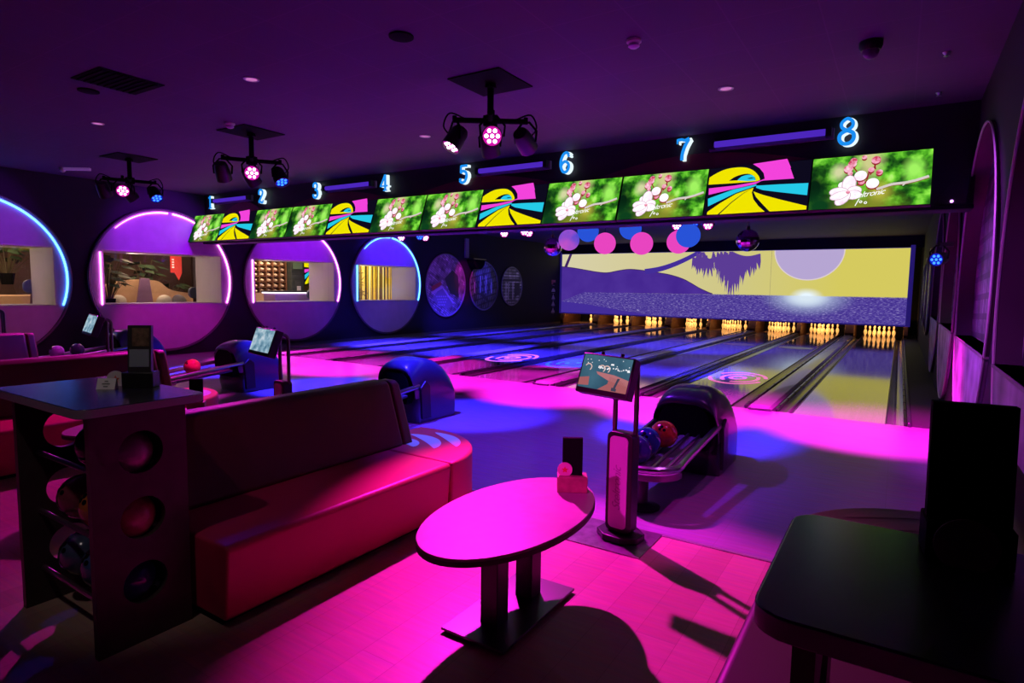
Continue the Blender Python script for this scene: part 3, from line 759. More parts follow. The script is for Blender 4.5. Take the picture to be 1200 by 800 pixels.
# blacklight tubes between the numbers
for (a, b), w in zip(((-13.0, -11.72), (-9.31, -8.08), (-5.73, -4.5), (-2.1, -.8)), ('one and two', 'three and four', 'five and six', 'seven and eight')):
    t = thing('tube_light', 'violet tube light on the fascia between numbers ' + w, 'tube light', ((a + b) / 2, 7.9, 3.42))
    L = (b - a) / 2
    MB().cyl((-L, -.04, 0), (L, -.04, 0), .038, 12).build('tube', glow('blacklight_tube', (.09, .025, .62), .8), t)
    MB().box(-L - .05, L + .05, 0, .05, -.07, .05).build('batten', mat('batten_grey', (.14, .12, .2), .4), t, smooth=0)
    for s in (-1, 1): MB().box(s * L - .03, s * L + .03, -.08, .02, -.05, .05).build('end_cap', M['dark'], t, smooth=0)

# ------------------------------------------------------------------ ceiling light rigs with par cans
led_pink = glow('pink_led', (1., .72, .95), 5); led_blue = glow('blue_led', (.03, .16, 1.), 3)
face_pink = glow('pink_lens_glow', (.8, .01, .5), .8); face_blue = glow('blue_lens_glow', (.01, .02, .8), .6)
face_off = mat('dark_lens', (.01, .01, .02), .2)
def par_can(t, p, target, kind, name='par_can'):
    """can with yoke; p is the point on the bar, target a point in the rig's space; kind pink/blue/off"""
    p = Vector(p); c = p + Vector((0, 0, -.19)); d = (Vector(target) - c).normalized()
    q = d.to_track_quat('Z', 'Y').to_matrix().to_4x4(); T = Matrix.Translation(c) @ q
    b = MB(T); b.lathe([(.02, -.15), (.07, -.145), (.085, -.11), (.095, 0), (.098, .085), (.090, .085), (.088, .06), (.001, .06)], 18)
    can = b.build(name, M['dark'], t)
    y = MB()
    s = (q @ Vector((1, 0, 0))); s.z = 0; s = s.normalized() if s.length > .01 else Vector((1, 0, 0))
    y.tube([tuple(c + s * .11), tuple(c + s * .12 + Vector((0, 0, .10))), tuple(p + s * .04), tuple(p - s * .04), tuple(c - s * .12 + Vector((0, 0, .10))), tuple(c - s * .11)], .011, 6)
    y.cyl(tuple(p), tuple(p + Vector((0, 0, .05))), .022, 8); y.build('yoke', M['black'], can)
    L = MB(T); L.lathe([(.088, .062), (.087, .066)], 18); L.build('lens', {'pink': face_pink, 'blue': face_blue, 'off': face_off}[kind], can)
    if kind != 'off':
        e = MB(T)
        for k in range(7):
            r = .054 if k else 0
            e.sphere((r * math.cos(k * PI / 3), r * math.sin(k * PI / 3), .072), .0195, 10, 6, sz=.5)
        e.build('led', led_pink if kind == 'pink' else led_blue, can)
    return can
def make_rig(loc, label, rz, cans, dz=0.):
    t = thing('light_rig', label, 'stage light', loc, group='ceiling stage lights')
    MB().box(-.3, .3, -.3, .3, -.012, -.002).build('ceiling_plate', M['black'], t, smooth=0)
    MB().cyl((0, 0, -.01), (0, 0, -.42 - dz), .032, 12).lathe([(.06, -.06), (.05, -.02)], 12).box(-.05, .05, -.05, .05, -.42 - dz, -.32 - dz).build('pole', M['black'], t)
    R = Matrix.Translation((0, 0, -dz)) @ Matrix.Rotation(rz, 4, 'Z')
    b = MB(R); b.cyl((-.37, 0, -.37), (.37, 0, -.37), .026, 10); b.cyl((0, -.3, -.37), (0, .3, -.37), .026, 10)
    b.build('crossbar', M['black'], t)
    w = MB(R)
    for s in (-1, 1):
        w.tube(spline([(s * .26, 0, -.35), (s * .40, .02, -.30), (s * .46, .03, -.42), (s * .39, .02, -.52)], 5), .008, 6)
    w.build('cable', M['black'], t)
    RI = R.inverted()
    for (px, py), tgt, kind in cans:
        p = R @ Vector((px, py, -.38)); par_can(t, p, Vector(tgt) - Vector(loc), kind)
    return t
CAMP = (0, 0, 1.6)
RIG = [(-3.5, 5.0, CEIL), (-7.36, 5.0, CEIL), (-10.6, 5.0, CEIL)]
az = [math.atan2(-p[0], p[1]) for p in RIG]
# bar turned square to the sight of the hall's seating corner
make_rig(RIG[0], 'black light rig on ceiling nearest the viewer, two pink lamps lit', az[0], [((-.35, 0), (-4.6, 3.0, 0), 'pink'), ((.02, -.22), (-.3, .3, 1.9), 'pink'), ((.35, 0), (-3.6, 9, 1.2), 'off'), ((0, .22), (-4.3, 7.5, 0), 'off')])
make_rig(RIG[1], 'middle black light rig on ceiling, one pink and one blue lamp', az[1], [((-.35, 0), (-9, 6.5, 0), 'off'), ((.0, -.22), (-.5, .3, 1.8), 'pink'), ((.35, 0), (-5.4, 5.2, .6), 'blue'), ((0, .22), (-8, 8, 0), 'off')])
make_rig(RIG[2], 'farthest left black light rig on ceiling, above purple porthole', az[2], [((-.35, 0), (-12, 6.5, 0), 'off'), ((-.1, -.22), (-.5, .3, 1.8), 'pink'), ((.35, 0), (-8.4, 5.2, .8), 'blue'), ((0, .22), (-11, 8, 0), 'off')])
R2 = [(-3.35, 11.4, CEIL), (-7.15, 11.4, CEIL), (-10.2, 11.4, CEIL)]
for (p, lb, cans) in ((R2[0], 'light rig behind the fascia, seen below the televisions of lanes six and seven', [((-.28, 0), (-.4, .5, 1.6), 'pink'), ((.28, 0), (-.3, .5, 1.7), 'pink'), ((.02, -.3), (-1., 2, 1.2), 'blue')]),
                      (R2[1], 'light rig behind the fascia, seen below the panel of lanes five and six', [((-.34, 0), (-4, 5, 0), 'pink'), ((.2, 0), (-.6, .5, 1.6), 'pink'), ((.1, -.3), (-.6, .5, 1.4), 'pink')]),
                      (R2[2], 'light rig behind the fascia, seen below the televisions of lanes four and five', [((-.34, 0), (-6, 5, 0), 'pink'), ((.24, 0), (-.6, .5, 1.6), 'pink'), ((.1, -.3), (-.6, .5, 1.4), 'blue')])):
    make_rig(p, lb, math.atan2(-p[0], p[1]), cans, .22)

# hanging discs and mirror balls over the lanes
def hang_disc(x, y, z, r, m, label, cut=None):
    t = thing('hanging_disc', label, 'hanging disc', (x, y, z))
    a = math.atan2(-x, y)
    T = Matrix.Rotation(a, 4, 'Z')
    MB(T).prism(circle(0, 0, r, 40), 'y', -.012, .012).build('disc', m, t, smooth=0)
    MB(T).tube([(r * math.cos(2 * PI * k / 40), -.0, r * math.sin(2 * PI * k / 40)) for k in range(40)], .012, 6, closed=True).build('rim', m, t)
    MB().cyl((0, 0, r), (0, 0, CEIL - z), .004, 6).build('cord', M['black'], t)
pk = glow('pink_disc_glow', (.95, .07, .62), .85); bu = glow('blue_disc_glow', (.025, .10, .80), .85)
vi = glow_noise('violet_disc_glow', [(.35, (.12, .08, .75)), (.65, (.62, .10, .68))], 2.2, .85)
for x, y, z, m, w in ((-5.72, 11, 2.58, vi, 'violet disc hanging left of the row, beside the mirror ball'), (-5.3, 11, 2.74, bu, 'blue disc half hidden by the fascia, under television of lane six'),
                      (-4.93, 11, 2.49, pk, 'pink disc hanging alone under television of lane six'), (-4.41, 11, 2.76, bu, 'blue disc half hidden by the fascia, behind a pink disc'),
                      (-4.14, 10.9, 2.46, pk, 'pink disc overlapping a blue half disc'), (-3.44, 10.9, 2.47, pk, 'pink disc on the right, partly behind a blue disc'), (-3.24, 10.8, 2.57, bu, 'blue disc on the right under the stage lamp')):
    hang_disc(x, y, z, .20, m, w)
def mirror_ball(x, y, z, r, label):
    t = thing('mirror_ball', label, 'mirror ball', (x, y, z))
    b = MB(); seg, rg = 22, 14
    for i in range(rg):
        for k in range(seg):
            f = lambda a, c: (r * math.sin(PI * a / rg) * math.cos(2 * PI * c / seg), r * math.sin(PI * a / rg) * math.sin(2 * PI * c / seg), r * math.cos(PI * a / rg))
            b.poly([f(i, k), f(i + 1, k), f(i + 1, k + 1), f(i, k + 1)])
    b.build('ball', mat('mirror_tiles', (.75, .55, .85), .08, 1.), t, smooth=0)
    MB().cyl((0, 0, r), (0, 0, CEIL - z), .006, 6).lathe([(.035, r - .01), (.03, r + .05), (.01, r + .06)], 12).build('hanger', M['steel'], t)
mirror_ball(-6.09, 11, 2.45, .19, 'mirror ball hanging at the left corner of the screen')
mirror_ball(-2.27, 11, 2.47, .19, 'mirror ball hanging in front of the screen below the last panel')

# ------------------------------------------------------------------ ball return: hood and track
def make_return(x, label, shell):
    t = thing('ball_return', label, 'ball return', (x, 5.2, 0), group='ball returns')
    side = spline([(.03, .0), (.0, .18), (.06, .36), (.10, .50), (-.06, .60), (-.06, .68), (.10, .745), (.30, .745), (.50, .68), (.66, .53), (.74, .34), (.76, .15), (.75, 0)], 5)
    b = MB(); rings = []
    N = 22
    for i in range(N + 1):
        q = -math.cos(PI * i / N); g = max(.0, 1 - abs(q) ** 4.2) ** (1 / 2.6)
        g = .50 + .50 * g
        rings.append([(q * .29, .36 + (yy - .36) * (.86 + .14 * (g - .5) * 2), zz if zz < .30 else .30 + (zz - .30) * (g - .5) * 2 ** 1) for yy, zz in side])
    b.loft(rings)
    b.build('hood', shell, t)
    arch = [(-.20, .24)] + [(.225 * math.cos(q), .40 + .245 * math.copysign(abs(math.sin(q)) ** .75, math.sin(q))) for q in [PI + .35 - (PI + .7) * k / 24 for k in range(25)]] + [(.20, .24)]
    m = MB(); m.prism(arch, 'y', -.075, .10)
    m.build('mouth', M['black'], t, smooth=0)
    for s in (-1, 1):
        MB().prism([(.08, .05), (.05, .42), (.14, .5), (.22, .44), (.24, .05)], 'x', s * .285, s * .315).build('side_panel', M['dark'], t, bevel=.01)
    # outer loop rail, sloping towards the players
    pts = [(.27, .06, .44), (.26, -.4, .39), (.25, -.85, .34)] + [(.25 * math.cos(a), -.95 - .22 * math.sin(a), .325) for a in [PI * k / 10 for k in range(11)]] + [(-.25, -.85, .34), (-.26, -.4, .39), (-.27, .06, .44)]
    MB().tube(spline(pts, 3), .028, 10).build('loop_rail', M['chrome'], t)
    tr = MB()
    tr.prism([(.05, .36), (.05, .33), (-1.0, .24), (-1.0, .27)], 'x', -.22, .22)
    tr.build('track_bed', mat('track_grey', (.16, .15, .17), .25), t, bevel=.006)
    for s in (-.14, -.05, .05, .14):
        MB().cyl((s, .05, .375), (s, -1.02, .285), .012, 8).build('ball_rail', M['chrome'], t)
    lip = MB(); lip.prism([(.25, -.9)] + [(.26 * math.cos(a), -.93 - .23 * math.sin(a)) for a in [PI * k / 12 for k in range(13)]] + [(-.25, -.9)], 'z', .235, .285)
    lip.build('end_lip', mat('lip_purple_grey', (.2, .17, .2), .35), t, bevel=.01)
    st = MB(); st.lathe([(.13, 0), (.13, .012), (.06, .03), (.04, .04), (.04, .27)], 20, c=(0, -1.02, 0))
    st.build('stand', M['dark'], t)
    return t
RET = make_return(PX[0], 'black ball return hood and track between lanes seven and eight, nearest the viewer', M['hood_b'])
def make_return_blue():
    return None
names = {1: 'navy ball return between lanes five and six, behind the red sofa end', 2: 'navy ball return between lanes three and four, under the leftmost tall score kiosk pair', 3: 'navy ball return between lanes one and two, in front of purple porthole'}
names[2] = 'navy ball return between lanes three and four, just behind a score kiosk'
b1 = make_return(PX[1], names[1], M['hood'])
for k in (2, 3): dup(b1, (PX[k], 5.2, 0), names[k])

# ------------------------------------------------------------------ bowling balls
def ball_mesh(): return MB().sphere((0, 0, 0), .108, 28, 18).mesh('ball', mat('ball_default', (.1, .1, .1)), 60)
BALLM = ball_mesh()
HOLEM = MB().lathe([(.0005, -.001), (.012, -.001), (.0125, .002), (.0005, .0021)], 12).mesh('finger_hole', M['black'], 60)
def ball(loc, col, label, aim=(.3, -1, .6), emit=0, group=None, holes=True):
    me = BALLM.copy(); me.materials.clear()
    nm = 'ball_%d_%d_%d' % tuple(int(c * 99) for c in col)
    me.materials.append(mat(nm, col, .15, var=.35, scale=14, coat=.6))
    o = bpy.data.objects.new('bowling_ball', me); COL.objects.link(o); o.location = loc
    tag(o, label, 'bowling ball', group)
    if holes:
        d = Vector(aim).normalized(); q = d.to_track_quat('Z', 'Y')
        for a, c in ((.0, .02), (2.1, .3), (2.9, .3)):
            v = q @ Vector((math.sin(c) * math.cos(a), math.sin(c) * math.sin(a), math.cos(c)))
            h = bpy.data.objects.new('finger_hole', HOLEM); COL.objects.link(h); h.parent = o
            h.location = v * .1075; h.rotation_euler = v.to_track_quat('Z', 'Y').to_euler()
    return o
tz = lambda d: .285 + .09 * (d + 1.02) / 1.07 + .012 + .106
g = 'balls waiting on the ball returns'
ball((PX[0] - .02, 5.2 - .52, tz(-.52)), (.75, .07, .03), 'red-orange bowling ball on the nearest ball return track', group=g)
ball((PX[0] - .08, 5.2 - .745, tz(-.745)), (.02, .05, .30), 'blue bowling ball behind the kiosk poles on the nearest track', group=g)
ball((PX[0] - .07, 5.2 - .97, tz(-.97)), (.02, .02, .14), 'dark navy bowling ball last on the nearest track, mostly behind the kiosk', group=g)
ball((PX[2] + .1, 5.2 - .60, tz(-.6)), (.95, .05, .10), 'bright pink-red bowling ball beside the menu holder, above the left rack', group=g)
ball((PX[3] + .02, 5.2 - .62, tz(-.62)), (.06, .04, .10), 'dark purple bowling ball on the farthest left track', group=g)
ball((PX[3] - .1, 5.2 - .87, tz(-.87)), (.75, .15, .85), 'glowing violet bowling ball on the farthest left track', group=g)
ball((PX[3] - .12, 5.2 - 1.02, tz(-1.02) - .05 + .05), (.95, .08, .18), 'pink bowling ball at the players end of the farthest left track', group=g) if False else None

# ------------------------------------------------------------------ score kiosks
def make_kiosk(x, label, scr):
    t = thing('score_kiosk', label, 'score kiosk', (x, 3.56, 0), D2R(-7), group='score kiosks')
    MB().prism([(.16 * math.cos(PI / 8 + k * PI / 4), .13 * math.sin(PI / 8 + k * PI / 4)) for k in range(8)], 'z', .008, .05).build('base', M['dark'], t, bevel=.006)
    MB().prism(rrect(-.092, .092, .05, .70, .04), 'y', -.045, .045).build('body', M['dark'], t, bevel=.006)
    pn = MB(); pn.prism(rrect(-.065, .062, .08, .675, .03), 'y', -.053, -.045)
    po = pn.build('front_panel', mat('pale_kiosk_panel', (.72, .62, .68), .4), t)
    tx = MB(); add_mesh(tx, text_mesh('Steltronic', .082, .4, 0, .9), Matrix.Translation((-.005, -.0545, .34)) @ Matrix.Rotation(-PI / 2, 4, 'Y') @ Matrix.Rotation(PI / 2, 4, 'X'))
    tx.build('lettering', mat('grey_lettering', (.40, .30, .36), .5), po, smooth=0, recalc=False)
    for s in (-1, 1):
        pts = [(s * .075, .02, .65), (s * .075, .02, 1.08)] + [(s * .075, -.03 + .05 * math.cos(a), 1.08 + .055 * math.sin(a)) for a in [PI * k / 8 for k in range(1, 8)]] + [(s * .075, -.085, 1.06)]
        MB().tube(pts, .016, 10).build('pole', M['steel'], t)
    T = Matrix.Translation((-.05, -.15, 1.07)) @ Matrix.Rotation(D2R(-20), 4, 'X') @ Matrix.Rotation(D2R(2), 4, 'Y')
    tb = MB(T); tb.box(-.185, .185, -.02, .06, -.13, .125); s = tb.build('tablet', mat('kiosk_shell', (.03, .025, .03), .3), t, bevel=.008)
    sc2 = MB(T); sc2.poly([(-.172, -.0215, -.098), (.172, -.0215, -.098), (.172, -.0215, .115), (-.172, -.0215, .115)], 0)
    P = lambda u, v, h=1: (-.172 + .344 * u, -.0215 - .0005 * h, .115 - .213 * v)
    if scr == 0:
        sc2.poly([P(.62, .58), P(.75, .62), P(1, .7), P(1, 1), P(.42, 1), P(.6, .80)], 1)
        sc2.poly([P(.32, .48), P(.7, .52), P(1, .62), P(1, .8), P(.6, .7), P(.36, .56)], 2)
        sc2.poly([P(0, .72), P(.2, .66), P(.22, .92), P(0, .95)], 1)
        rnd = random.Random(5)
        for k in range(34):
            u = .34 + .64 * rnd.random(); v = .30 + .06 * rnd.random(); w = .012 + .02 * rnd.random()
            sc2.poly([P(u, v, 2), P(u + w, v, 2), P(u + w, v + .035, 2), P(u, v + .035, 2)], 3)
        for k in range(12):
            u = .05 + .9 * rnd.random(); v = .04 + .22 * rnd.random()
            sc2.poly([P(u, v, 2), P(u + .016, v, 2), P(u + .016, v + .025, 2), P(u, v + .025, 2)], 3)
        sc2.poly([P(.59, .2, 2), P(.65, .2, 2), P(.65, .25, 2), P(.59, .25, 2)], 3)
        for cu in (.14, .42, .52):
            for k in range(10):
                a, c = -PI * .9 + PI * 1.2 * k / 10, -PI * .9 + PI * 1.2 * (k + 1) / 10
                f = lambda q, r: P(cu + r * math.cos(q), .38 + r * 1.5 * math.sin(q), 2)
                sc2.poly([f(a, .075), f(c, .075), f(c, .055), f(a, .055)], 4)
        sc2.poly([P(.78, .6, 3), P(.83, .6, 3), P(.80, .75, 3), P(.77, .95, 3), P(.72, .95, 3)], 5)
        sc2.poly([P(.70, .88, 3), P(.80, .90, 3), P(.80, .98, 3), P(.70, .98, 3)], 5)
        ms = [glow_noise('kiosk_blue', [(.3, (.015, .055, .10)), (.7, (.06, .15, .22))], 5, 1.), glow('kiosk_rose', (.38, .11, .12), 1.), glow('kiosk_pale_rose', (.46, .16, .18), 1.), glow('kiosk_white', (.9, .9, .95), 1.), glow('kiosk_gold', (.75, .5, .45), 1.), glow('kiosk_dark', (.05, .05, .09), 1.)]
    else:
        ms = [glow_noise('kiosk_pale_screen', [(.3, (.08, .2, .3)), (.5, (.28, .46, .58)), (.7, (.6, .7, .78))], 16, .9)]
    sc2.build('screen', ms, s, smooth=0, recalc=False)
    MB(T).cyl((-.07, .02, .13), (-.07, .02, .15), .012, 8).cyl((.07, .02, .13), (.07, .02, .15), .012, 8).build('camera_bump', M['steel'], s)
    return t
K0 = make_kiosk(-1.43, 'nearest score kiosk with pink lettered front panel and tilted screen', 0)
K1 = make_kiosk(-1.43 - PITCH, 'score kiosk with pale screen behind the red sofa', 1)
for k, lb in ((2, 'score kiosk with pale screen in front of the pink porthole'), (3, 'score kiosk at the left edge, only its arched poles showing')): dup(K1, (-1.43 - PITCH * k, 3.56, 0), lb)
o = MB().box(-.27, .26, -.21, .21, 0, .007).build('floor_plate', mat('scuffed_metal_plate', (.35, .33, .35), .3, .8, var=.3, scale=14), None, (-1.475, 3.54, 0))
tag(o, 'scuffed metal floor plate under the nearest score kiosk', 'floor plate')

# ------------------------------------------------------------------ sofas
def make_sofa(label):
    """faces +x; front of the seat at x = 0"""
    t = thing('sofa', label, 'sofa', (-2.5, 1.53, 0), group='red sofas of the seating bays')
    L = 1.63
    sp = [(-.03, .04), (-.0, .385), (-.02, .405), (-.90, .405), (-.90, .04)]
    MB().prism([(x, z) for x, z in sp], 'y', 0, L - .003).build('seat', M['leather'], t, bevel=.022, seg=4)
    MB().box(-.86, -.09, .02, L - .02, 0, .06).build('plinth', M['black'], t, smooth=0)
    bp = [(-.575, .40), (-.72, .85), (-.755, .885), (-.86, .885), (-.90, .86), (-.93, .40)]
    MB().prism(bp, 'y', .0, L + .16).build('backrest', M['leather_shade'], t, bevel=.03, seg=4)
    MB().prism([(a - .005 if a > -.8 else a, c - .01) for a, c in bp], 'y', L + .165, L + .27).build('back_end', M['leather_shade'], t, bevel=.025, seg=4)
    # quarter round end seat
    r = .72; cx, cy = -.72, L + .0
    pl = [(cx, cy)] + [(cx + r * math.cos(a), cy + r * 1.0 * math.sin(a)) for a in [D2R(100) * k / 20 for k in range(21)]] + [(-.9, cy + .70), (-.9, cy)]
    w = MB().prism(pl, 'z', .04, .405)
    ws = w.build('round_seat', M['leather'], t, bevel=.022, seg=4)
    e = MB(); z = .4075
    for rr, wd, a0, a1 in ((.60, .10, .62, 1.45), (.44, .12, .5, 1.7), (.28, .12, .6, 1.8)):
        n = 18
        for i in range(n):
            q0, q1 = a0 + (a1 - a0) * i / n, a0 + (a1 - a0) * (i + 1) / n
            k0, k1 = wd * math.sin(PI * i / n) ** .7 if i else .0, wd * math.sin(PI * (i + 1) / n) ** .7 if i < n - 1 else 0
            f = lambda q, d: (cx + (rr + d) * math.cos(q), cy + (rr + d) * math.sin(q), z)
            e.poly([f(q0, -k0 / 2), f(q0, k0 / 2), f(q1, k1 / 2), f(q1, -k1 / 2)])
    e.build('swirl_inlay', M['swirl'], ws, smooth=0, recalc=False)
    return t
SOFA = make_sofa('red leather sofa beside the oval table, shaded backrest, nearest the viewer')
dup(SOFA, (-2.5 - PITCH, 1.53, 0), 'second red sofa on the left, its back behind the ball rack')
dup(SOFA, (-2.5 - 2 * PITCH, 1.53, 0), 'far red sofa at the left edge with blue-lit end')
# mirrored sofa along the right wall
def mirrored(root, label, loc, dark=False):
    r = dup(root, loc, label)
    for c in r.children:
        for q in [c] + list(c.children):
            me = q.data.copy(); me.transform(Matrix.Scale(-1, 4, (1, 0, 0))); me.flip_normals(); q.data = me
            if dark:  # sofa's shade put into darker leather and inlay colours
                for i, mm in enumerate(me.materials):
                    if mm and 'leather' in mm.name: me.materials[i] = mat('shaded_sofa_leather', (.035, .002, .012), .5)
                    if mm and 'vinyl' in mm.name: me.materials[i] = mat('shaded_inlay', (.05, .01, .02), .5)
    return r
mirrored(SOFA, 'red sofa in shade along the right wall, mostly hidden by the black rack top', (-.415, 1.62, 0), True)

# ------------------------------------------------------------------ ball racks with table tops
def make_rack(label, loc):
    """x from -.75 to 0, y from 0 to .4"""
    t = thing('ball_rack', label, 'ball rack', loc, group='ball racks at the sofa ends')
    def panel(x0):
        outer = [(.0, 0), (.40, 0), (.40, 1.05), (.0, 1.05)]
        b = MB(); hz = [.27, .565, .86]; R = .094; yc = .2
        # panel with three round holes made of strips around each hole
        zb = 0
        for i, h in enumerate(hz):
            za, zc = h - .14, h + .14
            b.prism([(0, zb), (.40, zb), (.40, za), (0, za)], 'x', x0, x0 + .035)
            ca_ = math.atan2(.14, .2)
            an = sorted([2 * PI * k / 32 for k in range(32)] + [ca_, PI - ca_, PI + ca_, 2 * PI - ca_])
            rg = []
            for q in an:
                c_, s_ = math.cos(q), math.sin(q)
                d_ = min(.2 / max(1e-6, abs(c_)), .14 / max(1e-6, abs(s_)))
                rg.append(((yc + R * c_, h + R * s_), (yc + d_ * c_, h + d_ * s_)))
            for k in range(len(rg)):
                (i0, o0), (i1, o1) = rg[k], rg[(k + 1) % len(rg)]
                b.prism([i0, o0, o1, i1], 'x', x0, x0 + .035)
            zb = zc
        b.prism([(0, zb), (.40, zb), (.40, 1.05), (0, 1.05)], 'x', x0, x0 + .035)
        return b
    panel(-.785).build('end_panel', M['panel'], t, smooth=0)
    panel(-.035).build('end_panel', M['panel'], t, smooth=0)
    MB().prism(rrect(-.845, .06, -.055, .475, .06), 'z', 1.05, 1.09).build('table_top', M['laminate'], t, bevel=.004)
    MB().prism(rrect(-.846, .061, -.056, .476, .061), 'z', 1.053, 1.087).build('edge_band', M['edge'], t)
    MB().box(-.75, -.035, .37, .395, .05, 1.05).build('back_panel', M['black'], t, smooth=0)
    for z in (.18, .47, .765):
        for y in (.08, .31):
            MB().cyl((-.75, y, z), (-.035, y, z), .012, 8).build('shelf_bar', M['chrome'], t)
    return t
RACK = make_rack('dark ball rack with purple-lit top at the near end of the sofa', (-2.755, 1.10, 0))
rb = [(-.12, .765, (.28, .16, .22), 'marbled grey-violet ball, top shelf of rack, against the right panel'), (-.35, .765, (.03, .03, .05), 'black ball in the middle of the top rack shelf'),
      (-.60, .765, (.10, .02, .03), 'dark red ball at left of the top rack shelf'),
      (-.12, .47, (.50, .12, .14), 'rose ball, middle shelf of rack, against the right panel'), (-.345, .47, (.45, .12, .03), 'orange-brown ball on the middle rack shelf'), (-.575, .47, (.22, .04, .07), 'maroon ball at left of the middle rack shelf'),
      (-.13, .18, (.03, .05, .16), 'dark blue ball, lowest shelf of rack, against the right panel'), (-.355, .18, (.05, .09, .24), 'blue ball in the middle of the lowest rack shelf'), (-.59, .18, (.06, .08, .16), 'slate blue ball at left of the lowest rack shelf')]
rb = [q for q in rb if 'at left of the top' not in q[3]]
for x, z, c, lb in rb:
    ball((-2.755 + x, 1.10 + .195, z + .012 + .0865 - .022), c, lb, (.2, -1, .5), group='balls on the rack')
RR = mirrored(RACK, 'black rack top at lower right corner with rounded corner', (-.115, 1.045, 0))
for c in RR.children:
    if c.name.startswith('back_panel'):
        bpy.data.objects.remove(c)

# ------------------------------------------------------------------ oval tables
def make_table(label, loc):
    t = thing('oval_table', label, 'table', loc, group='oval tables between the sofas')
    el = [(.335 * math.cos(2 * PI * k / 64), .60 * math.sin(2 * PI * k / 64)) for k in range(64)]
    MB().prism(el, 'z', .488, .512).build('table_top', M['tabletop'], t, bevel=.003)
    MB().prism([(a * 1.006, c * 1.004) for a, c in el], 'z', .478, .5).build('edge_band', M['tableedge'], t)
    MB().box(-.175, .175, -.34, .34, .012, .024).box(-.16, .16, -.33, .33, 0, .012).build('base_plate', M['steel'], t, bevel=.003)
    for y in (-.155, .155): MB().box(-.048, .048, y - .048, y + .048, .02, .48).build('column', M['dark'], t, bevel=.004)
    return t
TAB = make_table('pink-lit oval table with two dark columns, in the foreground', (-1.53, 2.42, 0))
dup(TAB, (-1.53 - PITCH, 2.42, 0), 'second oval table, its pink top glimpsed behind the red sofa')

# ------------------------------------------------------------------ menu stands
def menu_stand(label, loc, rz, h=.30, w=.105, pale=False, black=False, s=1.):
    t = thing('menu_stand', label, 'menu stand', loc, rz)
    wd = M['black'] if black else mat('menu_wood', (.42, .2, .14), .5, var=.2, scale=20)
    MB().box(-.07 * s, .07 * s, -.04 * s, .045 * s, 0, .075 * s).build('wood_block', M['dark'] if pale else wd, t, bevel=.004)
    b = MB(); b.prism([(-.012, .07 * s), (.014, .07 * s), (.034, h), (.008, h)], 'x', -w / 2, w / 2)
    m = b.build('menu_card', M['black'] if not pale else mat('menu_dark', (.04, .035, .04), .35), t)
    if pale:
        p = MB(); T = lambda u, v: (u, -.014 + .02 * (v - .07) / (h - .07), v)
        p.poly([T(-w * .42, .10), T(w * .42, .10), T(w * .42, .185), T(-w * .42, .185)], 0)
        p.poly([T(-w * .30, .20), T(w * .42, .20), T(w * .42, h - .012), T(-w * .30, h - .012)], 1)
        p.build('menu_print', [mat('menu_grey', (.28, .32, .38), .5), mat('menu_brown', (.16, .10, .06), .5, var=.5, scale=40)], m, smooth=0, recalc=False)
    return t
def round_card(label, loc, rz, r, col, art=True):
    t = thing('round_card', label, 'table card', loc, rz)
    MB().prism(circle(0, r * .8, r, 28), 'y', -.002, .002).build('card', mat('cream_card_%d' % int(r * 1000), col, .6), t, smooth=0)
    if art:
        star = []
        for k in range(10):
            q = PI / 2 + k * PI / 5; rr = r * (.5 if k % 2 == 0 else .22)
            star.append((rr * math.cos(q), -.0035, r * .8 + rr * math.sin(q)))
        MB().poly(star).build('red_print', mat('red_orange_print', (.75, .12, .05), .5), t, smooth=0, recalc=False)
menu_stand('tall dark menu stand on the left rack top', (-3.10, 1.475, 1.09), D2R(42), .30, .105, pale=True, s=1.0)
round_card('small round cream card with red print on the left rack top', (-3.215, 1.415, 1.09), D2R(40), .042, (.75, .7, .6))
t = thing('tent_card', 'small white tent card with grey print on the left rack top', 'table card', (-3.165, 1.355, 1.09), D2R(38))
MB().prism([(-.02, 0), (.015, 0), (.004, .05), (.0, .05)], 'x', -.042, .042).build('card', M['white'], t, smooth=0)
pr = MB()
for k, (u, v, w) in enumerate(((0, .037, .008), (0, .025, .018), (0, .013, .01))):
    F = lambda a, z: (a, -.0215 + .02 * z / .05 - .0005 + .0, z)
    pr.poly([F(u - w, v - .0025), F(u + w, v - .0025), F(u + w, v + .0025), F(u - w, v + .0025)])
pr.build('print', mat('grey_print', (.2, .2, .2), .6), t, smooth=0, recalc=False)
menu_stand('dark menu stand in wooden block on the oval table', (-1.435, 2.86, .512), D2R(30), .285, .108, s=1.15)
round_card('round card with orange print on the oval table menu block', (-1.462, 2.825, .598), D2R(30), .040, (.8, .55, .5))
menu_stand('dark menu stand on the second oval table, behind the sofa', (-5.02, 2.83, .512), D2R(50), .27, .105)
menu_stand('large black menu stand on the right rack top', (.135, 1.43, 1.09), D2R(6), .30, .135, black=True, s=1.0)
round_card('dark round card in front of the right menu stand', (.132, 1.375, 1.09), D2R(6), .052, (.30, .16, .16), art=False)

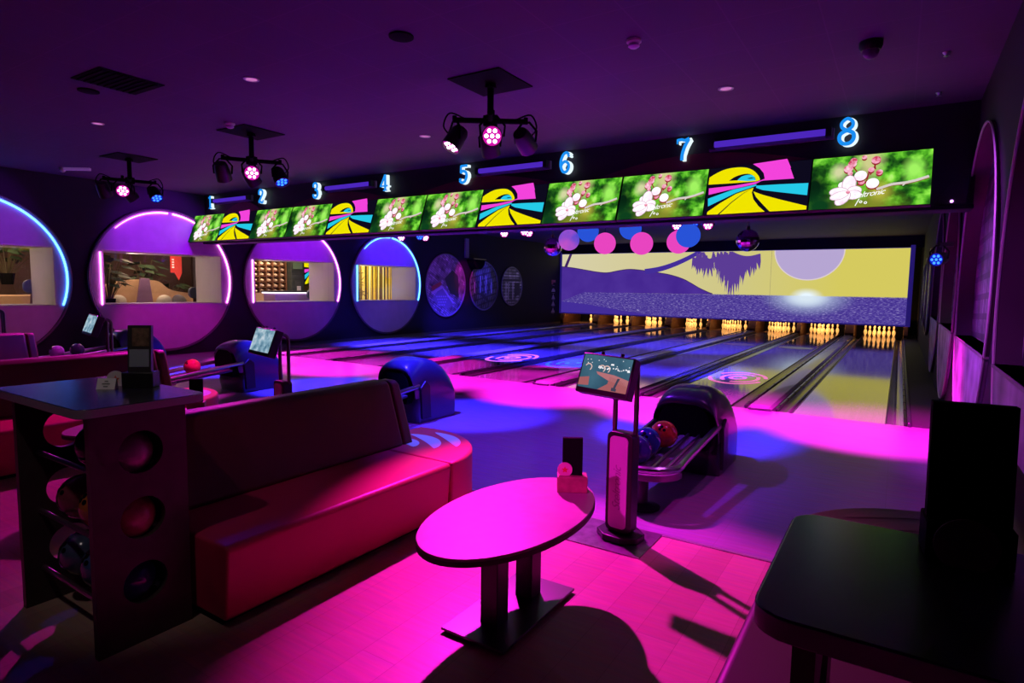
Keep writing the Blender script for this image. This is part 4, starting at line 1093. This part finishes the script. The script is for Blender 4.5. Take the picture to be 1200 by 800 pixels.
# ------------------------------------------------------------------ ceiling fittings, speakers
def downlight(x, y, label):
    t = thing('downlight', label, 'downlight', (x, y, CEIL))
    MB().lathe([(.075, -.001), (.075, -.008), (.055, -.010), (.055, -.004)], 24).build('ring', mat('downlight_ring', (.7, .66, .7), .35), t)
    MB().lathe([(.001, -.0055), (.054, -.0055)], 24).build('lens', mat('downlight_lens', (.65, .5, .65), .2, emit=(.8, .3, .7), es=.25), t)
for x, y, lb in ((-1.58, 6.32, 'round downlight in the ceiling, right, before number seven'), (-5.48, 3.74, 'round downlight in the ceiling, upper left middle'), (-8.7, 3.75, 'round downlight in the ceiling, far upper left'), (-5.47, 6.3, 'round downlight in the ceiling beside the nearest light rig')):
    downlight(x, y, lb)
def detector(x, y, label):
    t = thing('smoke_detector', label, 'smoke detector', (x, y, CEIL))
    MB().lathe([(.06, -.002), (.06, -.018), (.045, -.03)], 20).build('base', M['white'], t)
    MB().lathe([(.042, -.03), (.046, -.05), (.03, -.062), (.001, -.064)], 20).build('sensor', mat('detector_lilac', (.6, .45, .65), .4), t)
detector(-1.93, 4.76, 'round smoke detector on the ceiling, upper right of centre'); detector(-7.2, 4.60, 'small smoke detector beside the middle light rig plate')
t = thing('dome_camera', 'black dome camera on the ceiling, upper right', 'security camera', (-.32, 5.75, CEIL))
MB().lathe([(.085, -.002), (.085, -.04), (.07, -.07)], 20).build('housing', M['dark'], t)
MB().sphere((0, 0, -.075), .062, 16, 10).build('dome', mat('dome_glass', (.12, .06, .16), .08), t)
t = thing('ceiling_vent', 'dark rectangular vent in the ceiling, upper left', 'ceiling vent', (-6.72, 3.1, CEIL))
MB().box(-.3, .3, -.3, .3, -.008, -.001).build('plate', M['black'], t, smooth=0)
v = MB()
for k in range(9): v.box(-.27, .27, -.26 + .06 * k, -.235 + .06 * k, -.018, -.006)
v.build('louvre', M['black'], t, smooth=0)
for x, y, lb in ((-7.32, 3.08, 'dark oval ceiling speaker beside the ceiling vent'), (-3.5, 3.74, 'dark oval ceiling speaker at top, left of centre')):
    o = MB().lathe([(.10, -.001), (.10, -.012), (.085, -.016), (.001, -.016)], 24).build('ceiling_speaker', M['black'], None, (x, y, CEIL)); tag(o, lb, 'ceiling speaker')
t = thing('emergency_light', 'slim emergency light on the ceiling, far left', 'emergency light', (-12.4, 4.97, CEIL), D2R(35))
MB().box(-.24, .24, -.03, .03, -.05, -.002).build('bar', mat('emergency_bar', (.5, .4, .6), .4, emit=(.5, .2, .8), es=.15), t, bevel=.01)
MB().sphere((-.24, 0, -.04), .05, 12, 8).build('lamp_head', M['white'], t)
for x, y, lb in ((.2, 6.3, 'tiny sprinkler head on the ceiling, upper right'), (.2, 7.5, 'tiny sprinkler head on the ceiling near the fascia, far right')):
    o = MB().lathe([(.03, -.001), (.025, -.012), (.01, -.03), (.022, -.034), (.001, -.036)], 12).build('sprinkler_head', M['chrome'], None, (x, y, CEIL)); tag(o, lb, 'sprinkler')
t = thing('wall_speaker', 'black wall speaker tilted beside the last television', 'speaker', (.44, 8.05, 2.7), D2R(-20))
MB(Matrix.Rotation(D2R(-14), 4, 'X')).prism([(-.13, -.1), (.13, -.1), (.09, .12), (-.09, .12)], 'z', -.19, .19).build('cabinet', mat('speaker_grey', (.035, .03, .04), .5), t, bevel=.01)
MB(Matrix.Rotation(D2R(-14), 4, 'X')).sphere((.0, -.105, -.155), .016, 10, 6).build('status_lamp', glow('violet_led', (.7, .25, 1), 4), t)
MB().box(-.02, .02, .08, .2, -.03, .03).build('bracket', M['steel'], t)
t = thing('wall_speaker', 'dark half-round speaker high on left wall between round pictures', 'speaker', (XL, 18.3, 2.62))
MB().prism(circle(0, 0, .36, 20, PI, 2 * PI, True), 'x', .02, .34).build('cabinet', M['black'], t, bevel=.02)
MB().box(.02, .36, -.40, .40, 0, .03).build('top_board', M['steel'], t, smooth=0)
MB().box(0, .06, -.5, -.3, .05, .75).build('bracket', mat('bracket_grey', (.3, .25, .3), .5), t, smooth=0)
# small stage lamp on the right wall
t = thing('wall_stage_lamp', 'small violet stage lamp on the right wall beside the screen corner', 'stage light', (.42, 10.4, 2.28))
par_can(t, (0, 0, 0), (-3, -6, -1.2), 'blue')
MB().box(.0, .16, -.03, .03, -.02, .04).build('arm', M['steel'], t, smooth=0)
# wall emblems beside the screen
def emblem(x, y, z, sgn, kind, label):
    t = thing('wall_emblem', label, 'wall emblem', (x, y, z))
    a = .115
    b = MB()
    if kind == 0: b.prism([(-a * 1.6, -a * .8), (-a * .4, -a * .8), (-a * .4, 0), (a * 1.6, 0), (a * 1.6, a), (-a * 1.6, a)], 'x', 0, sgn * .01)
    elif kind == 1: b.prism(circle(0, -.06, .16, 18, 0, PI, True), 'x', 0, sgn * .01)
    else: b.prism([(-.17, -.1), (.17, -.1), (.0, .13)], 'x', 0, sgn * .01)
    b.build('shape', mat('emblem_red', (.5, .12, .16), .5) if kind == 0 else mat('emblem_grey', (.55, .5, .55), .5), t, smooth=0)
    MB().prism([(-.1, -.14), (.1, -.14), (.1, -.125), (-.1, -.125)], 'x', 0, sgn * .012).build('underline', mat('emblem_grey', (.55, .5, .55), .5), t, smooth=0)
for z, k, w in ((1.87, 0, 'reddish emblem, topmost of the column left of the screen'), (1.50, 1, 'half-round grey emblem, second in the column left of the screen'), (1.20, 2, 'grey triangle emblem, third in the column left of the screen'), (.90, 2, 'grey triangle emblem, fourth in the column left of the screen'), (.58, 2, 'bright triangle emblem, lowest of the column left of the screen')):
    emblem(XL, 24.6, z, 1, k, w)
for z, k, w in ((1.72, 0, 'faint emblem, topmost of the column right of the screen'), (1.33, 2, 'orange-tinged triangle emblem, middle of the column right of the screen'), (1.08, 2, 'pale triangle emblem, lowest of the column right of the screen')):
    emblem(XR, 23.4, z, -1, k, w)

# ------------------------------------------------------------------ room seen through the portholes
wm = mat('warm_brown_wall', (.11, .055, .04), .6, var=.2, scale=2)
struct(MB().box(-18.6, XL - .3, 1, 20.5, -.1, 0).build('floor.003', mat('lounge_floor', (.3, .22, .18), .5), smooth=0))
struct(MB().box(-18.7, -18.6, 1, 20.5, 0, CEIL).build('wall_lounge', wm, smooth=0))
struct(MB().box(-18.6, XL - .3, 20.4, 20.5, 0, CEIL).box(-18.6, XL - .3, 1, 1.1, 0, CEIL).build('wall_lounge.001', wm, smooth=0))
struct(MB().box(-18.7, XL - .3, 1, 20.5, 2.75, 2.85).build('ceiling.001', mat('lounge_ceiling', (.35, .3, .28), .7), smooth=0))
# lounge bench behind porthole 2
tanm = mat('tan_upholstery', (.62, .40, .24), .6, var=.08, scale=8)
b = thing('lounge_bench', 'tan curved bench with violet middle cushion seen through the pink porthole', 'bench', (-16.4, 8.5, 0))
prof = spline([(-1.6, 1.45), (-1.15, 1.60), (-.75, 1.66), (-.5, 1.66), (-.18, 1.62), (.1, 1.42), (.5, 1.34), (1.2, 1.30), (1.7, 1.28)], 5)
MB().prism([(-1.6, .4)] + prof + [(1.7, .4)], 'x', -.12, .06).build('backrest', tanm, b)
MB().box(.06, .6, -1.6, 1.7, .05, .48).build('seat', tanm, b, bevel=.03)
MB().prism([(-.85, .5), (-.30, .5), (-.44, 1.70), (-.66, 1.70)], 'x', .06, .12).build('centre_panel', mat('violet_upholstery', (.25, .14, .30), .6), b, bevel=.01)
for y, lb, a in ((8.35, 'white cushion leaning on lounge bench, seen through the pink porthole', .2), (8.75, 'grey cushion beside the white one on lounge bench', -.3), (7.25, 'pale cushion at the left end of lounge bench by plant pot', .1)):
    o = MB().sphere((0, 0, 0), .2, 4, 8, sx=.32, sy=1, sz=.8).build('cushion', mat('cushion_white' if 'grey' not in lb else 'cushion_grey', (.7, .64, .6) if 'grey' not in lb else (.2, .18, .22), .7), None, (-16.18, y, 1.12), rot=(a, 0, 0)); tag(o, lb, 'cushion')
leafm = mat('dark_leaf', (.025, .05, .022), .6, var=.4, scale=8)
def plant(x, y, z, n, h, spread, label, pot=True, seed=1):
    t = thing('potted_plant', label, 'plant', (x, y, z))
    rnd = random.Random(seed); b = MB(); s = MB()
    for k in range(n):
        a = rnd.uniform(0, 2 * PI); r = spread * rnd.uniform(.3, 1); hh = h * rnd.uniform(.45, 1)
        tip = Vector((r * math.cos(a), r * math.sin(a), hh)); s.tube([(0, 0, .1), tuple(tip * .5 + Vector((0, 0, hh * .15))), tuple(tip)], .008, 5)
        d = Vector((math.cos(a + .5), math.sin(a + .5), -.35)); w = Vector((-math.sin(a), math.cos(a), .15)) * .10; ln = .30
        b.poly([tuple(tip), tuple(tip + d * ln * .35 + w), tuple(tip + d * ln), tuple(tip + d * ln * .35 - w)])
    b.build('leaves', leafm, t, smooth=0, recalc=False); s.build('stems', mat('plant_stem', (.12, .1, .05), .6), t)
    if pot: MB().lathe([(.11, 0), (.15, .26), (.13, .26), (.12, .2), (.001, .2)], 18).build('pot', M['black'], t)
plant(-15.45, 6.72, .95, 46, 1.35, .42, 'leafy plant in a black pot at left of the pink porthole', seed=4)
plant(-17.15, 8.35, 1.2, 26, 1.0, .45, 'dark broad-leaved plant behind the lounge bench', seed=8)
plant(-17.15, 9.05, 1.0, 18, .6, .3, 'low dark plant behind the bench beside the red banner', seed=11)
t = thing('hanging_banner', 'red pennant banner with white letters seen through the pink porthole', 'banner', (-16.9, 9.08, 2.62))
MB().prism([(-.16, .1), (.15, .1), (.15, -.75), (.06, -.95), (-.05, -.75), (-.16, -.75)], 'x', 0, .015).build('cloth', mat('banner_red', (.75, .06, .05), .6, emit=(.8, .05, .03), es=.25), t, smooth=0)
bt = MB(); add_mesh(bt, text_mesh('P', .26, 0, 0), Matrix.Translation((.02, -.06, -.12)) @ Matrix.Rotation(PI / 2, 4, 'Z') @ Matrix.Rotation(PI / 2, 4, 'X'))
for k in range(4): bt.box(.017, .02, -.12, -.06, -.62 + .07 * k, -.58 + .07 * k)
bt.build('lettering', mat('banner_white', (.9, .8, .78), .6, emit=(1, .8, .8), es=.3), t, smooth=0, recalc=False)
MB().box(-.01, .02, -.22, .2, .1, .125).build('rod', M['steel'], t, smooth=0)
def stool(x, y, z, label):
    t = thing('lounge_chair', label, 'chair', (x, y, 0))
    MB().prism(rrect(-.16, .16, z - .28, z, .12), 'x', -.04, .04).build('backrest', mat('blue_chair_shell', (.08, .10, .16), .5), t, bevel=.02)
    MB().prism(rrect(-.2, .2, -.2, .2, .08), 'z', z - .62, z - .55).build('seat', mat('brown_chair_seat', (.2, .1, .08), .5), t, bevel=.02)
    MB().prism([(-.05, z - .6), (.05, z - .6), (.1, z - .2), (-.02, z - .2)], 'x', -.05, -.02).build('back_post', mat('brown_chair_seat', (.2, .1, .08), .5), t)
    MB().lathe([(.2, 0), (.2, .02), (.03, .05), (.03, z - .62)], 16).build('pedestal', M['dark'], t)
stool(-14.75, 8.37, 1.50, 'dark blue lounge chair at the right of the pink porthole')
stool(-14.6, 4.98, 1.62, 'dark lounge chair in the blue-lit porthole at far left')
b = thing('lounge_bench', 'tan bench seen through the blue-lit porthole at far left', 'bench', (-16.4, 4.9, 0))
MB().box(-.12, .06, -1.8, .9, .4, 1.28).build('backrest', tanm, b, bevel=.03); MB().box(.06, .6, -1.8, .9, .05, .48).build('seat', tanm, b, bevel=.03)
plant(-17.2, 5.4, 1.5, 24, .9, .5, 'plant with yellowish leaves beyond the blue-lit porthole', seed=21)
# dark doors and posts on lounge back wall
for y, w, lb in ((9.75, .05, 'thin dark post on lounge wall, right of the red banner'), (6.35, .07, 'dark post on lounge wall between the left portholes')):
    o = MB().box(-.05, .05, -w, w, 0, 2.75).box(-.07, .07, -w - .02, w + .02, 0, .1).build('lounge_post', mat('post_dark', (.05, .03, .03), .5), None, (-17.2, y, 0)); tag(o, lb, 'post')
# porthole 3: shoe shelves, drinks cooler, counter, colour panel
t = thing('shoe_shelf', 'tall grid shelf of shoes seen through the third porthole', 'shelf', (-16.7, 11.75, 0))
fr = MB().box(-.35, -.3, -.95, .75, .3, 2.45)
for k in range(7): fr.box(-.3, 0, -.95, .75, 1.32 + .17 * k, 1.335 + .17 * k)
for k in range(8): fr.box(-.3, 0, -.95 + .243 * k - .01, -.95 + .243 * k + .01, 1.32, 2.45)
fr.build('shelf_frame', mat('shelf_wood', (.22, .10, .05), .5), t, smooth=0)
MB().box(-.3, 0, -.95, .75, .3, 1.32).build('cupboard', mat('cupboard_tan', (.5, .33, .2), .5), t, smooth=0)
for r in range(6):
    for c in range(7):
        o = MB().sphere((0, 0, 0), .07, 10, 6, sx=1.1, sy=1.05, sz=.62).sphere((-.03, 0, .03), .045, 8, 5).build('bowling_shoe', mat('shoe_cream', (.7, .55, .4), .5), None, (-16.78, 11.75 - .83 + .243 * c, 1.38 + .17 * r))
        tag(o, 'cream bowling shoe on the grid shelf, row %s from the top, %s' % (NUM[6 - r], ('leftmost', 'second from left', 'third from left', 'middle', 'third from right', 'second from right', 'rightmost')[c]), 'shoe', 'shoes on the grid shelf')
t = thing('drinks_cooler', 'dark drinks cooler with lit panel beside the shoe shelf', 'cooler', (-16.6, 12.78, 0))
MB().box(-.3, .1, -.24, .24, 0, 2.5).build('cabinet', mat('cooler_dark', (.04, .05, .045), .4), t, bevel=.01)
MB().box(.1, .112, -.2, .2, .5, 1.95).build('door', mat('cooler_glass', (.06, .07, .07), .15), t, smooth=0)
MB().box(.1, .115, -.18, .18, 2.1, 2.32).build('sign_panel', mat('cooler_sign', (.1, .14, .08), .4, emit=(.3, .4, .2), es=.2), t, smooth=0)
MB().box(.112, .12, -.05, .1, 1.3, 1.55).build('notice', M['white'], t, smooth=0)
t = thing('bar_counter', 'violet bar counter with bright white edge seen through the third porthole', 'counter', (-15.6, 11.83, 0))
MB().box(-.3, .25, -.74, .74, 0, 1.33).build('front', mat('violet_counter', (.40, .22, .50), .5), t, bevel=.02)
MB().box(-.34, .32, -.80, .80, 1.365, 1.41).build('worktop', M['dark'], t, bevel=.01)
MB().box(-.32, .30, -.78, .78, 1.33, 1.365).build('light_strip', glow('white_light_strip', (1, .85, 1), 2.2), t, smooth=0)
t = thing('graphic_panel', 'yellow magenta and cyan panel on lounge wall beyond the third porthole', 'graphic panel', (-16.9, 13.75, 2.05), PI / 2)
MB().box(-.42, .42, -.02, .0, -.45, .45).build('backing', M['dark'], t, smooth=0)
q = bpy.data.objects.new('picture', GRM.copy()); COL.objects.link(q); q.parent = t; q.data.transform(Matrix.Diagonal((.75, 1, 1.4, 1)))
plant(-16.4, 13.55, 1.2, 20, .5, .25, 'small pale plant below the colour panel beyond the third porthole', seed=31)
stool(-14.9, 12.02, 1.45, 'dark chair at the right end of the violet counter')
# porthole 4: golden bamboo curtain
t = thing('bamboo_screen', 'golden lit screen of upright bamboo canes filling the fourth porthole', 'bamboo screen', (-16.4, 16.2, 0))
rnd = random.Random(2)
gm = [mat('bamboo_gold_%d' % k, c, .45, emit=c, es=.30) for k, c in enumerate(((.95, .62, .06), (.50, .28, .03), (.14, .07, .015), (1., .86, .36)))]  # canes given a slight glow in place of lamplight
for k in range(76):
    x = rnd.uniform(-.20, .12); y = -1.45 + 2.9 * k / 75 + rnd.uniform(-.02, .02); r = rnd.uniform(.010, .026)
    lean = rnd.uniform(-.05, .05)
    MB().tube([(x, y, 0), (x, y + lean * .5, 1.2), (x, y + lean, 2.6)], r, 8).build('cane', gm[rnd.choice((0, 0, 1, 2, 3, 3))], t)
lf = MB()
for k in range(40):
    y = rnd.choice((-1.0, .85, 1.1, -1.2)) + rnd.uniform(-.2, .2); z = rnd.uniform(1.1, 2.3); a = rnd.uniform(-.8, .8)
    lf.poly([(.16, y, z), (.17, y + .12 * math.cos(a), z + .12 * math.sin(a) + .02), (.18, y + .28 * math.cos(a), z + .28 * math.sin(a)), (.17, y + .12 * math.cos(a), z + .12 * math.sin(a) - .03)])
lf.build('leaves', mat('bamboo_leaf', (.25, .16, .06), .5), t, smooth=0, recalc=False)

# ------------------------------------------------------------------ lamps
def spot(loc, tgt, col, W, deg, blend=.5, r=.06):
    d = bpy.data.lights.new('spot_lamp', 'SPOT'); d.color = col; d.energy = W; d.spot_size = D2R(deg); d.spot_blend = blend; d.shadow_soft_size = r
    o = bpy.data.objects.new('spot_lamp', d); COL.objects.link(o); o.location = loc
    o.rotation_euler = (Vector(tgt) - Vector(loc)).to_track_quat('-Z', 'Y').to_euler(); return o
def area(loc, tgt, col, W, sx, sy):
    d = bpy.data.lights.new('area_lamp', 'AREA'); d.color = col; d.energy = W; d.shape = 'RECTANGLE'; d.size = sx; d.size_y = sy
    o = bpy.data.objects.new('area_lamp', d); COL.objects.link(o); o.location = loc
    o.rotation_euler = (Vector(tgt) - Vector(loc)).to_track_quat('-Z', 'Y').to_euler(); return o
def point(loc, col, W, r=.05):
    d = bpy.data.lights.new('bulb', 'POINT'); d.color = col; d.energy = W; d.shadow_soft_size = r
    o = bpy.data.objects.new('bulb', d); COL.objects.link(o); o.location = loc; return o
MG = (1., .012, .72); BL = (.035, .02, 1.); VI = (.38, .02, 1.)
H = 3.0
RP = [(-3.45, 4.75, 2.95), (-7.75, 4.75, 2.95), (-11.2, 4.75, 2.95)]
spot(RP[0], (-1.25, 2.75, 0), MG, 1450, 46, .6, .04)
spot(RP[1], (-5.3, 2.2, 0), MG, 600, 48, .3)
spot(RP[2], (-8.6, 2.2, 0), MG, 500, 48, .3)
for x in (-.2, -2.4, -4.4, -6.6, -9.0, -11.3):
    spot((x - .4, 6.2, 3.1), (x, 8.1, 0), MG, 3600, 46, .8)
for x, y in ((-1.9, 6.6), (-4.5, 6.0), (-7.6, 6.2), (-10.6, 6.1)):
    spot((x - .4, 4.9, 3.0), (x, y, 0), BL, 2600, 38, .5)
spot((-3.2, 4.9, 3.0), (-2.9, 5.0, 0), (.20, .02, 1.), 420, 84, .6)
spot((-.6, 4.4, 3.1), (-.5, 5.2, 0), (.55, .10, .75), 50, 76, .5)
for x in (-11.5, -9.0, -6.5, -3.9):
    spot((x + .6, 11.3, 3.2), (x, 12.2, 0), BL, 6500, 62, .7)
    spot((x - .5, 14.5, 3.2), (x - .8, 17.0, 0), BL, 3000, 62, .8)
for x, y in ((-5.6, 10.2), (-7.9, 9.8), (-10.6, 9.7)): spot((x, 11.2, 3.2), (x, y, 0), MG, 1500, 34, .7)
spot((-1.15, -1.2, 3.4), (-1.42, 3.45, .42), MG, 700, 13, .5, .05)     # lamp behind the seating bay on the kiosk
spot((-2.3, .1, 3.45), (-3.05, 1.36, 1.08), (1., .8, .8), 26, 30, .7, .05)  # unseen fill spot, added for the cards on the rack top
spot((-7.2, 4.75, 2.95), (-8.35, 4.6, .4), MG, 420, 26, .5)
spot((-9.0, 5.4, 3.0), (-9.95, 3.5, .8), (.25, .05, 1.), 260, 26, .5)
spot((-11.2, 5.6, 3.0), (-11.8, 4.4, .4), (.9, .05, .9), 160, 26, .5)
spot((-2.7, 4.9, 3.0), (-3.1, 3.62, .43), (.12, .30, 1.), 150, 15, .6, .05)
# portholes: added spots tint the disc panels beyond their neon
for (y, c, W) in ((3.7, (.34, .03, 1.), 120), (7.05, (.34, .004, 1.), 300), (10.42, (.32, .004, 1.), 260), (13.83, (.07, .012, 1.), 420)):
    spot((-11.2, y + .2, 3.3), (XL, y, 2.6), c, W, 58, .5, .1)
spot((-10.6, 6.6, 2.9), (XL, 7.1, .5), MG, 170, 42, .6)
spot((-10.6, 4.4, 2.9), (XL, 3.9, .5), (1., .05, .6), 70, 42, .6)
spot((-10.6, 10.2, 2.9), (XL, 10.4, .5), (.4, .02, 1.), 60, 42, .6)
spot((-10.6, 13.4, 2.9), (XL, 13.8, .5), (.8, .45, .7), 26, 42, .6)
spot((-11.6, 17.2, 3.2), (XL, 17.8, 1.9), MG, 130, 34, .5)
spot((-11.6, 18.6, 3.2), (XL, 19.0, 1.9), BL, 260, 30, .4)
spot((-11.4, 15.8, 3.3), (XL, 16.6, 1.6), VI, 60, 50, .6)
spot((-11.4, 20.8, 3.3), (XL, 21.1, 1.6), (.6, .5, .7), 16, 40, .6)
# right wall
spot((-1.1, 5.6, 3.2), (XR + .2, 6.6, 1.5), (.55, .07, 1.), 420, 60, .6, .1)
spot((-.9, 3.2, 3.3), (XR + .2, 4.9, .9), (.62, .06, 1.), 120, 50, .6, .1)
spot((-.9, 9.8, 3.3), (XR + .2, 10.5, 1.0), (.55, .35, .7), 70, 70, .6, .1)
# added unseen panels wash the ceiling violet; a blue spot tints the rack top
for x, y, W in ((-3.4, 5.6, 7), (-6.6, 5.2, 3)):
    o = area((x, y, 2.6), (x, y, 4), (.42, .012, .75), W, 1.6, 1.6)
spot((-6.4, 3.2, 3.2), (-3.3, 1.3, 1.0), BL, 45, 26, .5)
# pin pits
for L in range(8):
    p = L // 2; sd = 1 if L % 2 == 0 else -1
    area((PX[p] + sd * .928, 25.45, .62), (PX[p] + sd * .928, 26.6, .05), (1., .42, .10), 22, 1.1, .12)
# lounge beyond the portholes
for y in (4.5, 8.0, 11.5): area((-16.2, y, 2.7), (-16.6, y, 0), (1., .68, .42), 60, 1.2, 1.2)
area((-15.2, 15.4, 2.6), (-16.3, 16.2, 1.5), (1., .78, .32), 30, .5, .3)
area((-14.9, 11.6, 2.5), (-15.6, 11.8, .9), (.8, .6, 1.), 10, .5, .3)  # added to brighten the counter front, no fitting stands here
for y in WIN_Y: area((-14.3, y - .4, 2.2), (-14.3, y + 1.25, 1.6), (1., .82, .72), 9, .3, .3)  # unseen lamps added to whiten the jambs

# ------------------------------------------------------------------ world, camera, view
w = bpy.data.worlds.new('night'); sc.world = w; w.use_nodes = True
w.node_tree.nodes['Background'].inputs[0].default_value = (.35, .12, .6, 1); w.node_tree.nodes['Background'].inputs[1].default_value = .004
pi_, ya_, ro_ = D2R(5.10), D2R(32.68), D2R(.86)
f = Vector((-math.sin(ya_) * math.cos(pi_), math.cos(ya_) * math.cos(pi_), -math.sin(pi_)))
r = Vector((math.cos(ya_), math.sin(ya_), 0)); u = r.cross(f)
r2 = math.cos(ro_) * r + math.sin(ro_) * u; u2 = -math.sin(ro_) * r + math.cos(ro_) * u
cd = bpy.data.cameras.new('camera'); co = bpy.data.objects.new('camera', cd); COL.objects.link(co)
cd.sensor_width = 36; cd.lens = 705.9 / 1200 * 36; cd.clip_start = .05
m = Matrix.Identity(4)
for i in range(3): m[i][0] = r2[i]; m[i][1] = u2[i]; m[i][2] = -f[i]; m[i][3] = CAMP[i]
co.matrix_world = m
sc.camera = co
sc.view_settings.view_transform = 'Standard'; sc.view_settings.look = 'None'
sc.view_settings.exposure = 0; sc.view_settings.gamma = 1
sc.cycles.use_denoising = True
sc.cycles.max_bounces = 8; sc.cycles.sample_clamp_indirect = 3
